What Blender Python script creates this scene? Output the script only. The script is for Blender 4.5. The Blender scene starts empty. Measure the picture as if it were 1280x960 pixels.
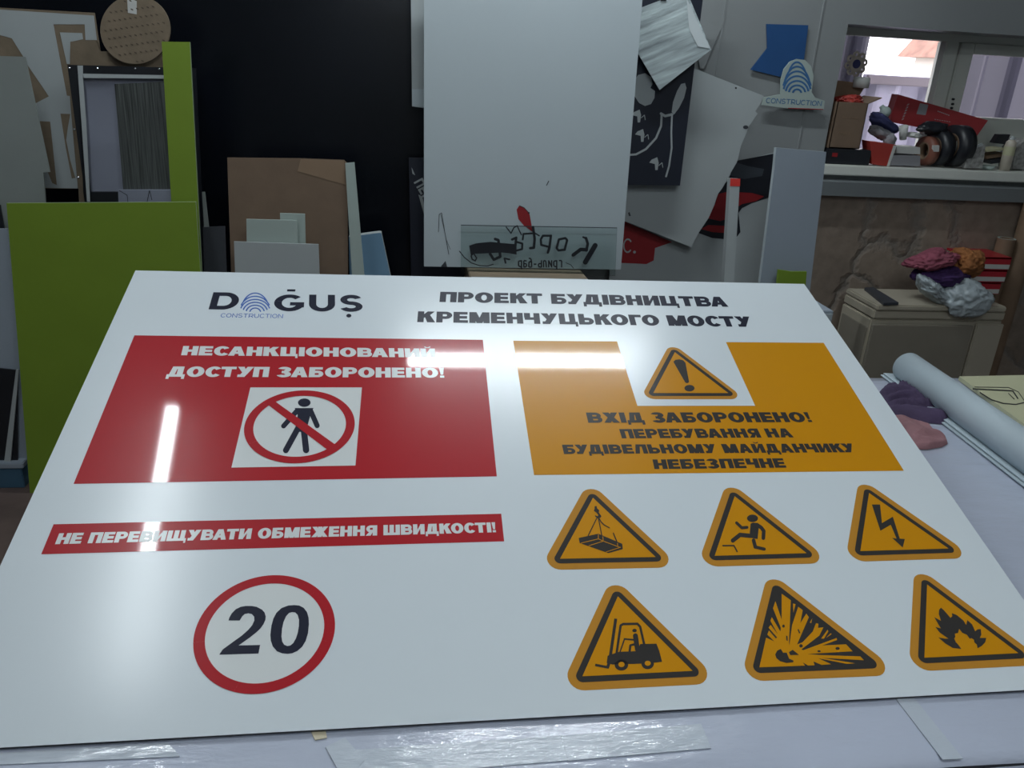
import bpy, bmesh, math, random
from mathutils import Vector, Matrix, noise as mnoise
from mathutils.geometry import tessellate_polygon
random.seed(7)
S = bpy.context.scene
COL = S.collection

# ------------------------------------------------------------------ camera
F = 1021.9                                   # focal length in pixels of the 1280 px wide frame
CAM = Vector((0.0, 0.0, 1.579))
CR = Vector((0.99017, -0.12917, 0.05484))    # camera right in the room
CD = Vector((0.00163, -0.37911, -0.92537))   # camera down
CF = CR.cross(CD); CF.normalize()
CD = CF.cross(CR); CD.normalize(); CR.normalize()
cam_data = bpy.data.cameras.new('camera'); cam = bpy.data.objects.new('camera', cam_data); COL.objects.link(cam)
m3 = Matrix((CR, -CD, -CF)).transposed()
cam.matrix_world = Matrix.Translation(CAM) @ m3.to_4x4()
cam_data.sensor_width = 36.0; cam_data.lens = F / 1280 * 36.0; cam_data.clip_start = 0.02
S.camera = cam
S.view_settings.view_transform = 'Standard'; S.view_settings.look = 'None'
S.view_settings.gamma = 1.0; S.view_settings.use_curve_mapping = False
S.view_settings.exposure = 0.0
TUBE = 75.0                                  # brightness of the ceiling tubes
SKY = 4.5

# ------------------------------------------------------------------ daylight outside
w = bpy.data.worlds.new('daylight'); S.world = w; w.use_nodes = True
bg = w.node_tree.nodes['Background']; bg.inputs[0].default_value = (1.0, 0.97, 0.95, 1); bg.inputs[1].default_value = SKY

# ------------------------------------------------------------------ rays
def ray(px, py):
    return CR * ((px - 640) / F) + CD * ((py - 480) / F) + CF
def hit(px, py, P, N):
    r = ray(px, py); return CAM + r * ((P - CAM).dot(N) / r.dot(N))
def onY(px, py, Y): return hit(px, py, Vector((0, Y, 0)), Vector((0, 1, 0)))
def onZ(px, py, Z): return hit(px, py, Vector((0, 0, Z)), Vector((0, 0, 1)))

# ------------------------------------------------------------------ materials
MATS = {}
def M(name, col, rough=.5, spec=.5, metal=0., coat=0., coat_rough=.05, noise=0., nscale=6., stretch=(1, 1, 1), bump=0., bscale=60., bstretch=(1, 1, 1), emit=0., rotz=0.):
    if name in MATS: return MATS[name]
    m = bpy.data.materials.new(name); m.use_nodes = True; nt = m.node_tree
    b = nt.nodes['Principled BSDF']
    b.inputs['Base Color'].default_value = (*col, 1); b.inputs['Roughness'].default_value = rough
    b.inputs['Specular IOR Level'].default_value = spec; b.inputs['Metallic'].default_value = metal
    b.inputs['Coat Weight'].default_value = coat; b.inputs['Coat Roughness'].default_value = coat_rough
    if emit:
        b.inputs['Emission Color'].default_value = (*col, 1); b.inputs['Emission Strength'].default_value = emit
    tc = nt.nodes.new('ShaderNodeTexCoord')
    def tex(scale, st, detail=4):
        mp = nt.nodes.new('ShaderNodeMapping'); mp.inputs['Scale'].default_value = st
        if rotz: mp.vector_type = 'TEXTURE'; mp.inputs['Rotation'].default_value = (0, 0, math.radians(rotz)); mp.inputs['Scale'].default_value = [1 / v for v in st]
        nt.links.new(tc.outputs['Object'], mp.inputs['Vector'])
        n = nt.nodes.new('ShaderNodeTexNoise'); n.inputs['Scale'].default_value = scale; n.inputs['Detail'].default_value = detail
        nt.links.new(mp.outputs[0], n.inputs['Vector']); return n
    if noise:
        n = tex(nscale, stretch, 5); rp = nt.nodes.new('ShaderNodeValToRGB')
        rp.color_ramp.elements[0].position = .3; rp.color_ramp.elements[1].position = .7
        rp.color_ramp.elements[0].color = (*[c * (1 - noise) for c in col], 1)
        rp.color_ramp.elements[1].color = (*[min(1, c * (1 + noise)) for c in col], 1)
        nt.links.new(n.outputs[0], rp.inputs[0]); nt.links.new(rp.outputs[0], b.inputs['Base Color'])
    if bump:
        n = tex(bscale, bstretch, 5); bp = nt.nodes.new('ShaderNodeBump'); bp.inputs['Strength'].default_value = bump
        bp.inputs['Distance'].default_value = .01
        nt.links.new(n.outputs[0], bp.inputs['Height']); nt.links.new(bp.outputs[0], b.inputs['Normal'])
        if coat: nt.links.new(bp.outputs[0], b.inputs['Coat Normal'])
    MATS[name] = m; return m

GL = dict(rough=.3, spec=.1, coat=.8, coat_rough=.05)      # glossy laminate of the big sign
m_white = M('sign_white', (.66, .72, .76), rough=.23, spec=.55)
m_red = M('sign_red', (.42, .018, .026), **GL)
m_yellow = M('sign_yellow', (.59, .255, .006), **GL)
m_amber = M('sign_amber', (.50, .23, .03), **GL)
m_black = M('sign_black', (.040, .037, .035), **GL)
m_navy = M('sign_navy', (.022, .024, .042), **GL)
m_logo = M('sign_blue', (.07, .16, .50), **GL)
m_ivory = M('sign_ivory', (.68, .71, .71), rough=.23, spec=.5)
m_core = M('sign_core', (.03, .03, .035), .6)
m_film = M('table_film', (.47, .51, .62), .35, .5, coat=.9, coat_rough=.05, noise=.05, nscale=3, bump=.4, bscale=13, bstretch=(1, 2.5, 1))
m_tape = M('clear_tape', (.50, .55, .62), .3, .5, coat=.8, coat_rough=.05, bump=.4, bscale=18, bstretch=(1, 3, 1))
m_tape2 = M('cream_tape', (.62, .55, .40), .4)
m_steel = M('dark_steel', (.03, .032, .04), .45, metal=.6)
m_panel = M('white_panel', (.48, .55, .585), .45, .4, noise=.02, nscale=2, bump=.02)
m_panel2 = M('grey_panel', (.40, .44, .45), .45, .4, noise=.04, nscale=3)
m_pale = M('pale_sheet', (.26, .29, .28), .5, noise=.05, nscale=4)
m_bluegrey = M('blue_grey_panel', (.33, .385, .45), .45, noise=.03, nscale=3)
m_wall = M('wall_metal', (.275, .295, .30), .28, .5, noise=.05, nscale=2, bump=.05, bscale=1.5)
m_plaster = M('room_paint', (.36, .37, .37), .7, noise=.06)
m_floor = M('floor_brown', (.12, .085, .075), .6, noise=.3, nscale=5, bump=.1)
m_blk = M('black_acrylic', (.0035, .005, .0085), .22, .3, noise=.2, nscale=2)
m_navyb = M('navy_board', (.014, .018, .032), .4, noise=.1)
m_kraft = M('kraft_paper', (.20, .155, .105), .7, noise=.12, nscale=18, bump=.1)
m_card = M('cardboard', (.19, .13, .088), .75, noise=.08, nscale=10, bump=.05)
m_cardl = M('cardboard_tape', (.27, .185, .12), .4, noise=.08)
m_green = M('green_board', (.20, .31, .03), .5, .4, noise=.04, nscale=5)
m_greend = M('green_edge', (.30, .40, .22), .5)
m_wood = M('grey_woodgrain', (.06, .068, .066), .5, noise=.75, nscale=10, stretch=(22, .5, 1))
m_lav = M('lavender_panel', (.25, .27, .34), .45, noise=.03)
m_foam = M('white_foam_board', (.42, .46, .47), .6, noise=.03)
m_foamg = M('green_white_foam_board', (.40, .48, .45), .6, noise=.03)
m_bluef = M('blue_foam', (.16, .30, .44), .6, noise=.05)
m_darkg = M('dark_grey_board', (.045, .05, .062), .5, noise=.06)
m_chrome = M('bright_metal', (.7, .72, .75), .25, metal=1.)
m_brush = M('brushed_sheet', (.55, .64, .70), .38, metal=.35, noise=.55, nscale=5, stretch=(.7, 7, 1), bump=.15, bscale=12, bstretch=(.7, 8, 1), rotz=24)
m_filmw = M('film_corner', (.62, .68, .70), .35)
m_rag_r = M('print_red', (.30, .015, .02), .45)
m_rag_b = M('print_black', (.012, .014, .022), .4, noise=.2)
m_slate = M('print_slate', (.05, .06, .075), .4)
m_redtip = M('red_tape', (.75, .05, .04), .4)
m_blue = M('blue_sheet', (.022, .085, .24), .4, noise=.08)
m_bluet = M('blue_lettering', (.05, .16, .36), .4)
m_pvc = M('window_frame_plastic', (.62, .65, .60), .4, noise=.05)
m_ledge = M('ledge_white', (.72, .74, .69), .45, noise=.06)
m_band = M('ledge_shadow_grey', (.17, .19, .20), .5)
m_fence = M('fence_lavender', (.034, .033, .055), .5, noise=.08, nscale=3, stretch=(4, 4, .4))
m_fencel = M('fence_lavender_lit', (.40, .385, .50), .5, noise=.06, nscale=3, stretch=(4, 4, .4))  # paler fence copy, the low fence's stronger daylight put into its colour
m_fencer = M('fence_rail', (.22, .19, .22), .5)
m_roof = M('roof_brown', (.30, .16, .12), .7, noise=.3, nscale=5)
m_house = M('house_wall', (.75, .72, .66), .8, noise=.05)
m_dirt = M('yard_ground', (.3, .29, .27), .9, noise=.2)
m_heat = M('heater_beige', (.46, .42, .335), .45, noise=.06)
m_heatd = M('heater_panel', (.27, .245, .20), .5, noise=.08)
m_heatb = M('heater_gap_shade', (.01, .01, .01), .6)
m_bag = M('plastic_bag', (.40, .46, .49), .3, .5, noise=.12, nscale=9, bump=.6, bscale=25)
m_cl_pink = M('cloth_pink', (.26, .065, .10), .85, noise=.2, nscale=20, bump=.3)
m_cl_purple = M('cloth_purple', (.055, .022, .11), .85, noise=.2, nscale=20, bump=.3)
m_cl_orange = M('cloth_rust', (.30, .115, .035), .85, noise=.25, nscale=20, bump=.3)
m_rag1 = M('rag_plum', (.055, .035, .082), .85, noise=.15, nscale=20, bump=.3)
m_rag2 = M('rag_rose', (.30, .15, .165), .85, noise=.12, nscale=20, bump=.3)
m_vinyl = M('white_vinyl', (.45, .53, .58), .6, .4, noise=.03)
m_vinyle = M('vinyl_end', (.50, .54, .53), .5)
m_ply = M('yellow_board', (.52, .52, .34), .6, noise=.06)
m_tube = M('cardboard_tube', (.21, .14, .09), .7, noise=.12, nscale=8)
m_binder = M('binder_red', (.40, .012, .025), .3, noise=.08)
m_paper = M('paper_white', (.55, .56, .54), .6, noise=.08)
m_redbox = M('red_box', (.34, .035, .04), .45, noise=.1)
m_redcup = M('red_plastic', (.40, .045, .035), .4, noise=.08)
m_dark = M('dark_plastic', (.013, .015, .02), .4, noise=.2)
m_cloth_b = M('cloth_blue', (.035, .04, .12), .85, noise=.2)
m_cloth_g = M('cloth_grey', (.26, .26, .28), .85, noise=.12)
m_rust = M('rust_tape', (.19, .07, .045), .5, noise=.3)
m_bottle = M('bottle_beige', (.55, .50, .42), .35, noise=.06)
m_lace = M('lace_tan', (.42, .37, .32), .7)
m_newsp = M('newsprint', (.30, .30, .29), .7, noise=.5, nscale=60)
m_plinth = M('blue_plinth', (.05, .12, .19), .5, noise=.1)
m_lamp = M('fill_tube_light', (.88, .96, 1.0), .5, emit=TUBE)
m_lamp_b = M('tube_light_bright', (.88, .96, 1.0), .5, emit=TUBE * 1.45)
m_lamp_d = M('tube_light_dim', (.88, .96, 1.0), .5, emit=TUBE * .72)  # same tube colour with weaker emission
m_lampb = M('lamp_body', (.7, .72, .72), .5)
m_rubber = M('rubber_black', (.012, .012, .014), .6)

def glass_mat(name, tint, gloss):
    m = bpy.data.materials.new(name); m.use_nodes = True; nt = m.node_tree; nt.nodes.clear()
    o = nt.nodes.new('ShaderNodeOutputMaterial'); t = nt.nodes.new('ShaderNodeBsdfTransparent'); t.inputs[0].default_value = (*tint, 1)
    g = nt.nodes.new('ShaderNodeBsdfGlossy'); g.inputs['Roughness'].default_value = .06
    x = nt.nodes.new('ShaderNodeMixShader'); fr = nt.nodes.new('ShaderNodeFresnel'); fr.inputs[0].default_value = gloss
    nt.links.new(fr.outputs[0], x.inputs[0]); nt.links.new(t.outputs[0], x.inputs[1]); nt.links.new(g.outputs[0], x.inputs[2])
    nt.links.new(x.outputs[0], o.inputs[0]); return m
m_glass = glass_mat('window_glass', (.93, .93, .97), 1.4)
m_acry = glass_mat('clear_acrylic', (.86, .90, .89), 1.45)

def stone_mat():
    m = bpy.data.materials.new('stone_cladding'); m.use_nodes = True; nt = m.node_tree; b = nt.nodes['Principled BSDF']
    tc = nt.nodes.new('ShaderNodeTexCoord'); n = nt.nodes.new('ShaderNodeTexNoise'); n.inputs['Scale'].default_value = 3.0; n.inputs['Detail'].default_value = 6
    nt.links.new(tc.outputs['Object'], n.inputs['Vector'])
    mx = nt.nodes.new('ShaderNodeMixRGB'); mx.inputs[0].default_value = .3
    nt.links.new(tc.outputs['Object'], mx.inputs[1]); nt.links.new(n.outputs['Color'], mx.inputs[2])
    v = nt.nodes.new('ShaderNodeTexVoronoi'); v.inputs['Scale'].default_value = 3.1
    v2 = nt.nodes.new('ShaderNodeTexVoronoi'); v2.feature = 'DISTANCE_TO_EDGE'; v2.inputs['Scale'].default_value = 3.1
    nt.links.new(mx.outputs[0], v.inputs['Vector']); nt.links.new(mx.outputs[0], v2.inputs['Vector'])
    r = nt.nodes.new('ShaderNodeValToRGB'); r.color_ramp.elements[0].color = (.12, .092, .074, 1); r.color_ramp.elements[1].color = (.34, .275, .22, 1)
    sp = nt.nodes.new('ShaderNodeSeparateColor'); nt.links.new(v.outputs['Color'], sp.inputs[0])
    n2 = nt.nodes.new('ShaderNodeTexNoise'); n2.inputs['Scale'].default_value = 22; n2.inputs['Detail'].default_value = 8
    nt.links.new(tc.outputs['Object'], n2.inputs['Vector'])
    ad = nt.nodes.new('ShaderNodeMath'); ad.operation = 'MULTIPLY_ADD'; ad.inputs[1].default_value = .5
    nt.links.new(sp.outputs[0], ad.inputs[0])
    sc = nt.nodes.new('ShaderNodeMath'); sc.operation = 'MULTIPLY'; sc.inputs[1].default_value = .85
    nt.links.new(n2.outputs[0], sc.inputs[0]); nt.links.new(sc.outputs[0], ad.inputs[2]); nt.links.new(ad.outputs[0], r.inputs[0])
    e = nt.nodes.new('ShaderNodeValToRGB'); e.color_ramp.elements[1].position = .05
    e.color_ramp.elements[0].color = (0, 0, 0, 1); nt.links.new(v2.outputs['Distance'], e.inputs[0])
    m2 = nt.nodes.new('ShaderNodeMixRGB'); m2.inputs[1].default_value = (.22, .195, .17, 1)
    nt.links.new(e.outputs[0], m2.inputs[0]); nt.links.new(r.outputs[0], m2.inputs[2]); nt.links.new(m2.outputs[0], b.inputs['Base Color'])
    a2 = nt.nodes.new('ShaderNodeMath'); a2.operation = 'MULTIPLY_ADD'; a2.inputs[1].default_value = .45
    nt.links.new(n2.outputs[0], a2.inputs[0]); nt.links.new(e.outputs[0], a2.inputs[2])
    bp = nt.nodes.new('ShaderNodeBump'); bp.inputs['Strength'].default_value = .5; bp.inputs['Distance'].default_value = .012
    nt.links.new(a2.outputs[0], bp.inputs['Height']); nt.links.new(bp.outputs[0], b.inputs['Normal'])
    b.inputs['Roughness'].default_value = .6
    return m
m_stone = stone_mat()

# ------------------------------------------------------------------ object helpers
def tag(o, label=None, cat=None, group=None, kind=None):
    if label: o['label'] = label
    if cat: o['category'] = cat
    if group: o['group'] = group
    if kind: o['kind'] = kind
    return o
def link(name, me, mat, parent=None):
    o = bpy.data.objects.new(name, me); COL.objects.link(o)
    for m in (mat if isinstance(mat, (list, tuple)) else [mat]): me.materials.append(m)
    if parent: o.parent = parent
    return o
def empty(name, loc, mat=None):
    o = bpy.data.objects.new(name, None); COL.objects.link(o); o.empty_display_size = .05
    o.matrix_world = mat if mat else Matrix.Translation(loc); return o
def thing(name, label, cat, loc=(0, 0, 0), mat=None, group=None):
    return tag(empty(name, Vector(loc), mat), label, cat, group)
def bm_mesh(name, bm, smooth=False):
    bmesh.ops.recalc_face_normals(bm, faces=bm.faces)
    me = bpy.data.meshes.new(name); bm.to_mesh(me); bm.free()
    if smooth:
        for p in me.polygons: p.use_smooth = True
    return me
def add_prism(bm, loops, z0, z1, mi_side=0):
    """polygon with holes (2D loops), from z0 up to z1; flat sheet if z0 == z1"""
    flat = [Vector((p[0], p[1], 0)) for l in loops for p in l]
    tris = tessellate_polygon([[Vector((p[0], p[1], 0)) for p in l] for l in loops])
    top = [bm.verts.new((p.x, p.y, z1)) for p in flat]
    def face(vs):
        try: return bm.faces.new(vs)
        except ValueError: return None
    for t in tris:
        a, b, c = [flat[i] for i in t]
        t = t if (b - a).cross(c - a).z > 0 else t[::-1]
        face([top[i] for i in t])
    if z1 != z0:
        bot = [bm.verts.new((p.x, p.y, z0)) for p in flat]
        for t in tris: face([bot[i] for i in t])
        k = 0
        for l in loops:
            n = len(l)
            for i in range(n):
                f = face([top[k + i], top[k + (i + 1) % n], bot[k + (i + 1) % n], bot[k + i]])
                if f: f.material_index = mi_side
            k += n
def flat_mesh(name, polys, z):
    """many separate flat polygons (each a list of loops) facing +z"""
    bm = bmesh.new()
    for k, loops in enumerate(polys): add_prism(bm, loops, z + 6e-6 * (k % 14), z + 6e-6 * (k % 14))
    me = bpy.data.meshes.new(name); bm.to_mesh(me); bm.free(); return me
def add_box(bm, c, s, rot=None):
    r = bmesh.ops.create_cube(bm, size=1.0)
    mt = Matrix.Translation(Vector(c)) @ (rot.to_4x4() if rot else Matrix.Identity(4)) @ Matrix.Diagonal((*s, 1))
    bmesh.ops.transform(bm, matrix=mt, verts=r['verts']); return r['verts']
def box(name, c, s, mat, parent=None, bevel=.003, rot=None):
    bm = bmesh.new(); add_box(bm, c, s, rot)
    if bevel: bmesh.ops.bevel(bm, geom=bm.edges[:], offset=bevel, segments=2, affect='EDGES')
    return link(name, bm_mesh(name, bm), mat, parent)
def add_cyl(bm, a, b, r, r2=None, seg=24, caps=True):
    a, b = Vector(a), Vector(b); d = b - a; q = d.to_track_quat('Z', 'Y').to_matrix().to_4x4()
    x = bmesh.ops.create_cone(bm, cap_ends=caps, segments=seg, radius1=r, radius2=r if r2 is None else r2, depth=d.length)
    bmesh.ops.transform(bm, matrix=Matrix.Translation((a + b) / 2) @ q, verts=x['verts']); return x['verts']
def cyl(name, a, b, r, mat, parent=None, r2=None, seg=24):
    bm = bmesh.new(); add_cyl(bm, a, b, r, r2, seg); me = bm_mesh(name, bm)
    o = link(name, me, mat, parent)
    for p in me.polygons: p.use_smooth = len(p.vertices) == 4
    return o
def add_lathe(bm, prof, c, axis=Vector((0, 0, 1)), seg=28):
    q = axis.to_track_quat('Z', 'Y').to_matrix(); rings = []
    for r, z in prof:
        rings.append([bm.verts.new(Vector(c) + q @ Vector((r * math.cos(2 * math.pi * i / seg), r * math.sin(2 * math.pi * i / seg), z))) for i in range(seg)])
    for a, b in zip(rings, rings[1:]):
        for i in range(seg): bm.faces.new((a[i], a[(i + 1) % seg], b[(i + 1) % seg], b[i]))
def lathe(name, prof, c, mat, parent=None, axis=Vector((0, 0, 1)), seg=28):
    bm = bmesh.new(); add_lathe(bm, prof, c, axis, seg); return link(name, bm_mesh(name, bm, True), mat, parent)
def crumple(name, c, s, mat, parent=None, amp=.3, freq=3., seed=0, sub=5, flat=None, rot=0., post=None):
    """a bundled cloth or crumpled bag: folded, ridged closed surface around c with half sizes s"""
    bm = bmesh.new(); bmesh.ops.create_icosphere(bm, subdivisions=sub, radius=1)
    off = Vector((seed * 7.3, seed * 3.1, seed * 1.7)); R = Matrix.Rotation(rot, 3, 'Y')
    for v in bm.verts:
        n = v.co.normalized(); p = n * freq
        wv = mnoise.noise_vector(p + off) * .6
        rd = 1 - abs(mnoise.noise(p * 1.3 + wv + off)) * 2
        k = 1 + amp * (mnoise.noise(p * .6 + off) * .9 + rd * .45 - .25) + amp * .25 * (1 - abs(mnoise.noise(p * 3.1 + wv * 2 + off)) * 2)
        q = R @ Vector((n.x * k * s[0], n.y * k * s[1], n.z * k * s[2]))
        if flat is not None: q.z = max(q.z, flat - c[2])
        v.co = Vector(c) + q
        if post: v.co = post(v.co)
    return link(name, bm_mesh(name, bm, True), mat, parent)
def rag(name, outline, h, mat, seed=0, folds=5):
    """cloth lying on a surface: outline (world points, star shaped), raised and folded towards the middle"""
    n = len(outline); c = sum(outline, Vector()) / n; N = 90; pts = []
    per = [(outline[(i + 1) % n] - outline[i]).length for i in range(n)]; tot = sum(per)
    for k in range(N):
        d = tot * k / N; i = 0
        while d > per[i]: d -= per[i]; i += 1
        pts.append(outline[i].lerp(outline[(i + 1) % n], d / per[i]))
    bm = bmesh.new(); rings = []
    off = Vector((seed * 5.1, 2.2 * seed, seed))
    for j in range(14, 0, -1):
        s = j / 14.0; ring = []
        for p in pts:
            q = c + (p - c) * s
            fold = 1 - abs(mnoise.noise(Vector((q.x * folds * 1.2, q.y * folds * 4, 0)) + off)) * 2
            z = h * (max(0, 1 - s ** 4)) ** .5 * (.38 + .75 * fold + .25 * mnoise.noise(q * 18 + off))
            ring.append(bm.verts.new((q.x, q.y, c.z + max(z, 0) + (.0006 if j < 14 else 0))))
        rings.append(ring)
    for a, b in zip(rings, rings[1:]):
        for i in range(N): bm.faces.new((a[i], a[(i + 1) % N], b[(i + 1) % N], b[i]))
    bm.faces.new(rings[-1])
    return link(name, bm_mesh(name, bm, True), mat)

class Frame:
    """a plane in the room: local x to the right, y up the surface, z towards the viewer"""
    def __init__(s, P, N, V):
        s.N = N.normalized(); s.V = V.normalized(); s.X = s.V.cross(s.N); s.P = P
    def loc(s, px, py):
        q = hit(px, py, s.P, s.N) - s.P; return (q.dot(s.X), q.dot(s.V))
    def L(s, pts, off=(0, 0), sc=1.):
        return [s.loc(off[0] + p[0] / sc, off[1] + p[1] / sc) for p in pts]
    def mat(s, o=(0, 0)):
        O = s.P + s.X * o[0] + s.V * o[1]
        m = Matrix((s.X, s.V, s.N)).transposed().to_4x4(); m.translation = O; return m
LEAN = .05
def wallframe(Y, lean=LEAN): return Frame(Vector((0, Y, 0)), Vector((0, -1, lean)), Vector((0, lean, 1)))

def board(name, label, cat, pix, Y, mat, th=.008, lean=LEAN, floor=True, holes=(), group=None, parts=False, edge=None, partname='sheet'):
    """a sheet standing in plane Y (leaning back); floor: run its two lower corners on down to the floor"""
    fr = wallframe(Y, lean); l = fr.L(pix)
    if floor:
        def ext(a, b):
            t = (0 - a[1]) / (b[1] - a[1]); return (a[0] + (b[0] - a[0]) * t, 0.0)
        l = [ext(l[1], l[0])] + l[1:-1] + [ext(l[-2], l[-1])]
    ox = sum(p[0] for p in l) / len(l); oy = min(p[1] for p in l)
    sh = lambda q: [(p[0] - ox, p[1] - oy) for p in q]
    bm = bmesh.new(); add_prism(bm, [sh(l)] + [sh(fr.L(h)) for h in holes], -th, 0, 1 if edge else 0)
    me = bm_mesh(name, bm); ms = [mat, edge] if edge else mat
    if parts:
        root = thing(name, label, cat, mat=fr.mat((ox, oy)), group=group); body = link(partname, me, ms, root)
    else:
        root = link(name, me, ms); root.matrix_world = fr.mat((ox, oy)); tag(root, label, cat, group); body = root
    root_d = dict(o=root, fr=fr, off=(ox, oy), body=body)
    return root_d
def decal(b, name, polys, mat, z=.0008, parent=None, raw=False):
    """flat printed or stuck-on shapes on a board; polys: list of lists of pixel loops"""
    ox, oy = b['off']; out = []
    for loops in polys:
        out.append([[(p[0] - ox, p[1] - oy) for p in (l if raw else b['fr'].L(l))] for l in loops])
    return link(name, flat_mesh(name, out, z), mat, parent or b['o'])

# ------------------------------------------------------------------ drawing in 2D
def ell(cx, cy, rx, ry, n=40, a0=0., a1=360.):
    full = abs(a1 - a0) >= 360
    return [(cx + rx * math.cos(math.radians(a0 + (a1 - a0) * i / (n if full else n - 1))), cy + ry * math.sin(math.radians(a0 + (a1 - a0) * i / (n if full else n - 1)))) for i in range(n)]
def stroke(pts, w, round_=True):
    """line of width w through pts as separate polygons"""
    out = []
    for a, b in zip(pts, pts[1:]):
        d = math.hypot(b[0] - a[0], b[1] - a[1]) or 1; nx, ny = -(b[1] - a[1]) / d * w / 2, (b[0] - a[0]) / d * w / 2
        out.append([[(a[0] + nx, a[1] + ny), (b[0] + nx, b[1] + ny), (b[0] - nx, b[1] - ny), (a[0] - nx, a[1] - ny)]])
    if round_:
        for p in pts: out.append([ell(p[0], p[1], w / 2, w / 2, 14)])
    return out
def arcband(cx, cy, rx, ry, s, t, a0, a1, n=18):
    """ring piece as quads; outer radii rx, ry; thickness s sideways and t upwards"""
    out = []
    P = lambda a, x, y: (cx + x * math.cos(math.radians(a)), cy + y * math.sin(math.radians(a)))
    for i in range(n):
        a = a0 + (a1 - a0) * i / n; b = a0 + (a1 - a0) * (i + 1) / n
        out.append([[P(a, rx, ry), P(b, rx, ry), P(b, rx - s, ry - t), P(a, rx - s, ry - t)]])
    return out

def glyphs(St, T):
    """heavy sans capitals out of bars and arcs: {char: (width, polygons)}, cap height 1"""
    R = lambda x0, y0, x1, y1: [[(x0, y0), (x1, y0), (x1, y1), (x0, y1)]]
    D = lambda x0, y0, x1, y1, w=St: [[(x0, y0), (x0 + w, y0), (x1 + w, y1), (x1, y1)]]
    def bowl(x0, w, y0, y1, s=St):
        ry = (y1 - y0) / 2; rx = min(ry * 1.05, w - x0 - .02); cx = w - rx; cy = (y0 + y1) / 2
        return [R(x0, y1 - T, cx, y1), R(x0, y0, cx, y0 + T)] + arcband(cx, cy, rx, ry, min(s, rx * .8), T, -90, 90, 14)
    V = lambda x, y0=0., y1=1.: R(x, y0, x + St, y1)
    H = lambda y, x0, x1: R(x0, y, x1, y + T)
    g = {}
    w = .92
    g['П'] = (w, [V(0), V(w - St), H(1 - T, 0, w)])
    g['Н'] = (w, [V(0), V(w - St), H(.5 - T / 2, 0, w)])
    iv = [V(0), V(w - St), [[(St * .9, 0), (St * .9, .36), (w - St * .9, 1), (w - St * .9, .64)]]]
    g['И'] = (w, iv)
    br = arcband(w / 2, 1.22, .2, .16, .09, .08, 180, 360, 10)
    g['Й'] = (w, iv + br)
    dn = R(w - .02, -.2, w + .12, T)
    g['Ц'] = (w + .12, [V(0), V(w - St), H(0, 0, w + .1), dn])
    W = 1.3
    g['Ш'] = (W, [V(0), V(W / 2 - St / 2), V(W - St), H(0, 0, W)])
    g['Щ'] = (W + .12, g['Ш'][1] + [H(0, 0, W + .1), R(W - .02, -.2, W + .12, T)])
    w = .80
    e = [V(0), H(0, 0, w), H(.5 - T / 2, 0, w * .94), H(1 - T, 0, w * .97)]
    g['Е'] = g['E'] = (w, e)
    g['Г'] = (.72, [V(0), H(1 - T, 0, .72)])
    g['Т'] = g['T'] = (.88, [V(.44 - St / 2), H(1 - T, 0, .88)])
    g['І'] = g['I'] = (St, [V(0)])
    g['Р'] = (.86, [V(0)] + bowl(St * .5, .86, .33, 1))
    g['Ь'] = (.86, [V(0)] + bowl(St * .5, .86, 0, .64))
    g['Б'] = (.88, g['Ь'][1] + [H(1 - T, 0, .8)])
    g['В'] = (.90, [V(0)] + bowl(St * .5, .86, .5 - T / 2, 1) + bowl(St * .5, .90, 0, .5 + T / 2))
    g['К'] = (.95, [V(0), [[(St * .8, .38), (St * .8, .66), (.95 - St * 1.2, 1), (.95 - .03, 1), (St * 1.6, .50)]], [[(St * 1.1, .55), (St * 1.9, .70), (.97, 0), (.97 - St * 1.25, 0)]]])
    O = arcband(.5, .5, .5, .52, St, T, 0, 360, 40)
    g['О'] = g['O'] = (1.0, O)
    g['С'] = g['C'] = (.87, arcband(.48, .5, .48, .52, St, T, 38, 322, 34))
    g['А'] = g['A'] = (1.0, [D(0, 0, .5 - St / 2), ] if 0 else [[[(0, 0), (St * 1.05, 0), (.5 + St * .25, 1), (.5 - St * .55, 1)]], [[(1, 0), (1 - St * 1.05, 0), (.5 - St * .25, 1), (.5 + St * .55, 1)]], R(.22, .2, .78, .2 + T * .9)])
    g['М'] = (1.12, [V(0), V(1.12 - St), [[(St * .1, 1), (St * 1.15, 1), (.56 + St * .45, 0), (.56 - St * .45, 0)]], [[(1.12 - St * .1, 1), (1.12 - St * 1.15, 1), (.56 - St * .45, 0), (.56 + St * .45, 0)]]])
    g['Ч'] = (.88, [V(.88 - St), V(0, .55, 1), R(.02, .36, .88, .36 + T)] + arcband(St, .62, St, .26, St * .9, T, 180, 270, 8))
    g['У'] = (.94, [[[(.10, 0), (.10 + St * 1.1, 0), (.94, 1), (.94 - St * 1.08, 1)]], [[(0, 1), (St * 1.1, 1), (.62, .38), (.36, .34)]], R(.06, 0, .3, T)])
    g['Л'] = (.95, [V(.95 - St), H(1 - T, .2, .95), [[(.0, 0), (St * .95, .0), (.22 + St * .85, 1), (.2, 1)]]])
    g['Д'] = (1.04, [H(0, 0, 1.04), R(0, -.2, .17, T), R(.87, -.2, 1.04, T), H(1 - T, .24, .9), R(.9 - St, 0, .9, 1), [[(.1, .05), (.1 + St * .95, .05), (.24 + St * .9, 1), (.24, 1)]]])
    th = lambda cy, ry, rx: arcband(.40, cy, rx, ry, St, T, -90, 90, 14)
    g['З'] = (.84, arcband(.40, .74, .40, .28, St, T, -90, 160, 22) + arcband(.40, .275, .43, .295, St, T, -160, 90, 22) + [R(.26, .5 - T / 2, .46, .5 + T / 2)])
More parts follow.
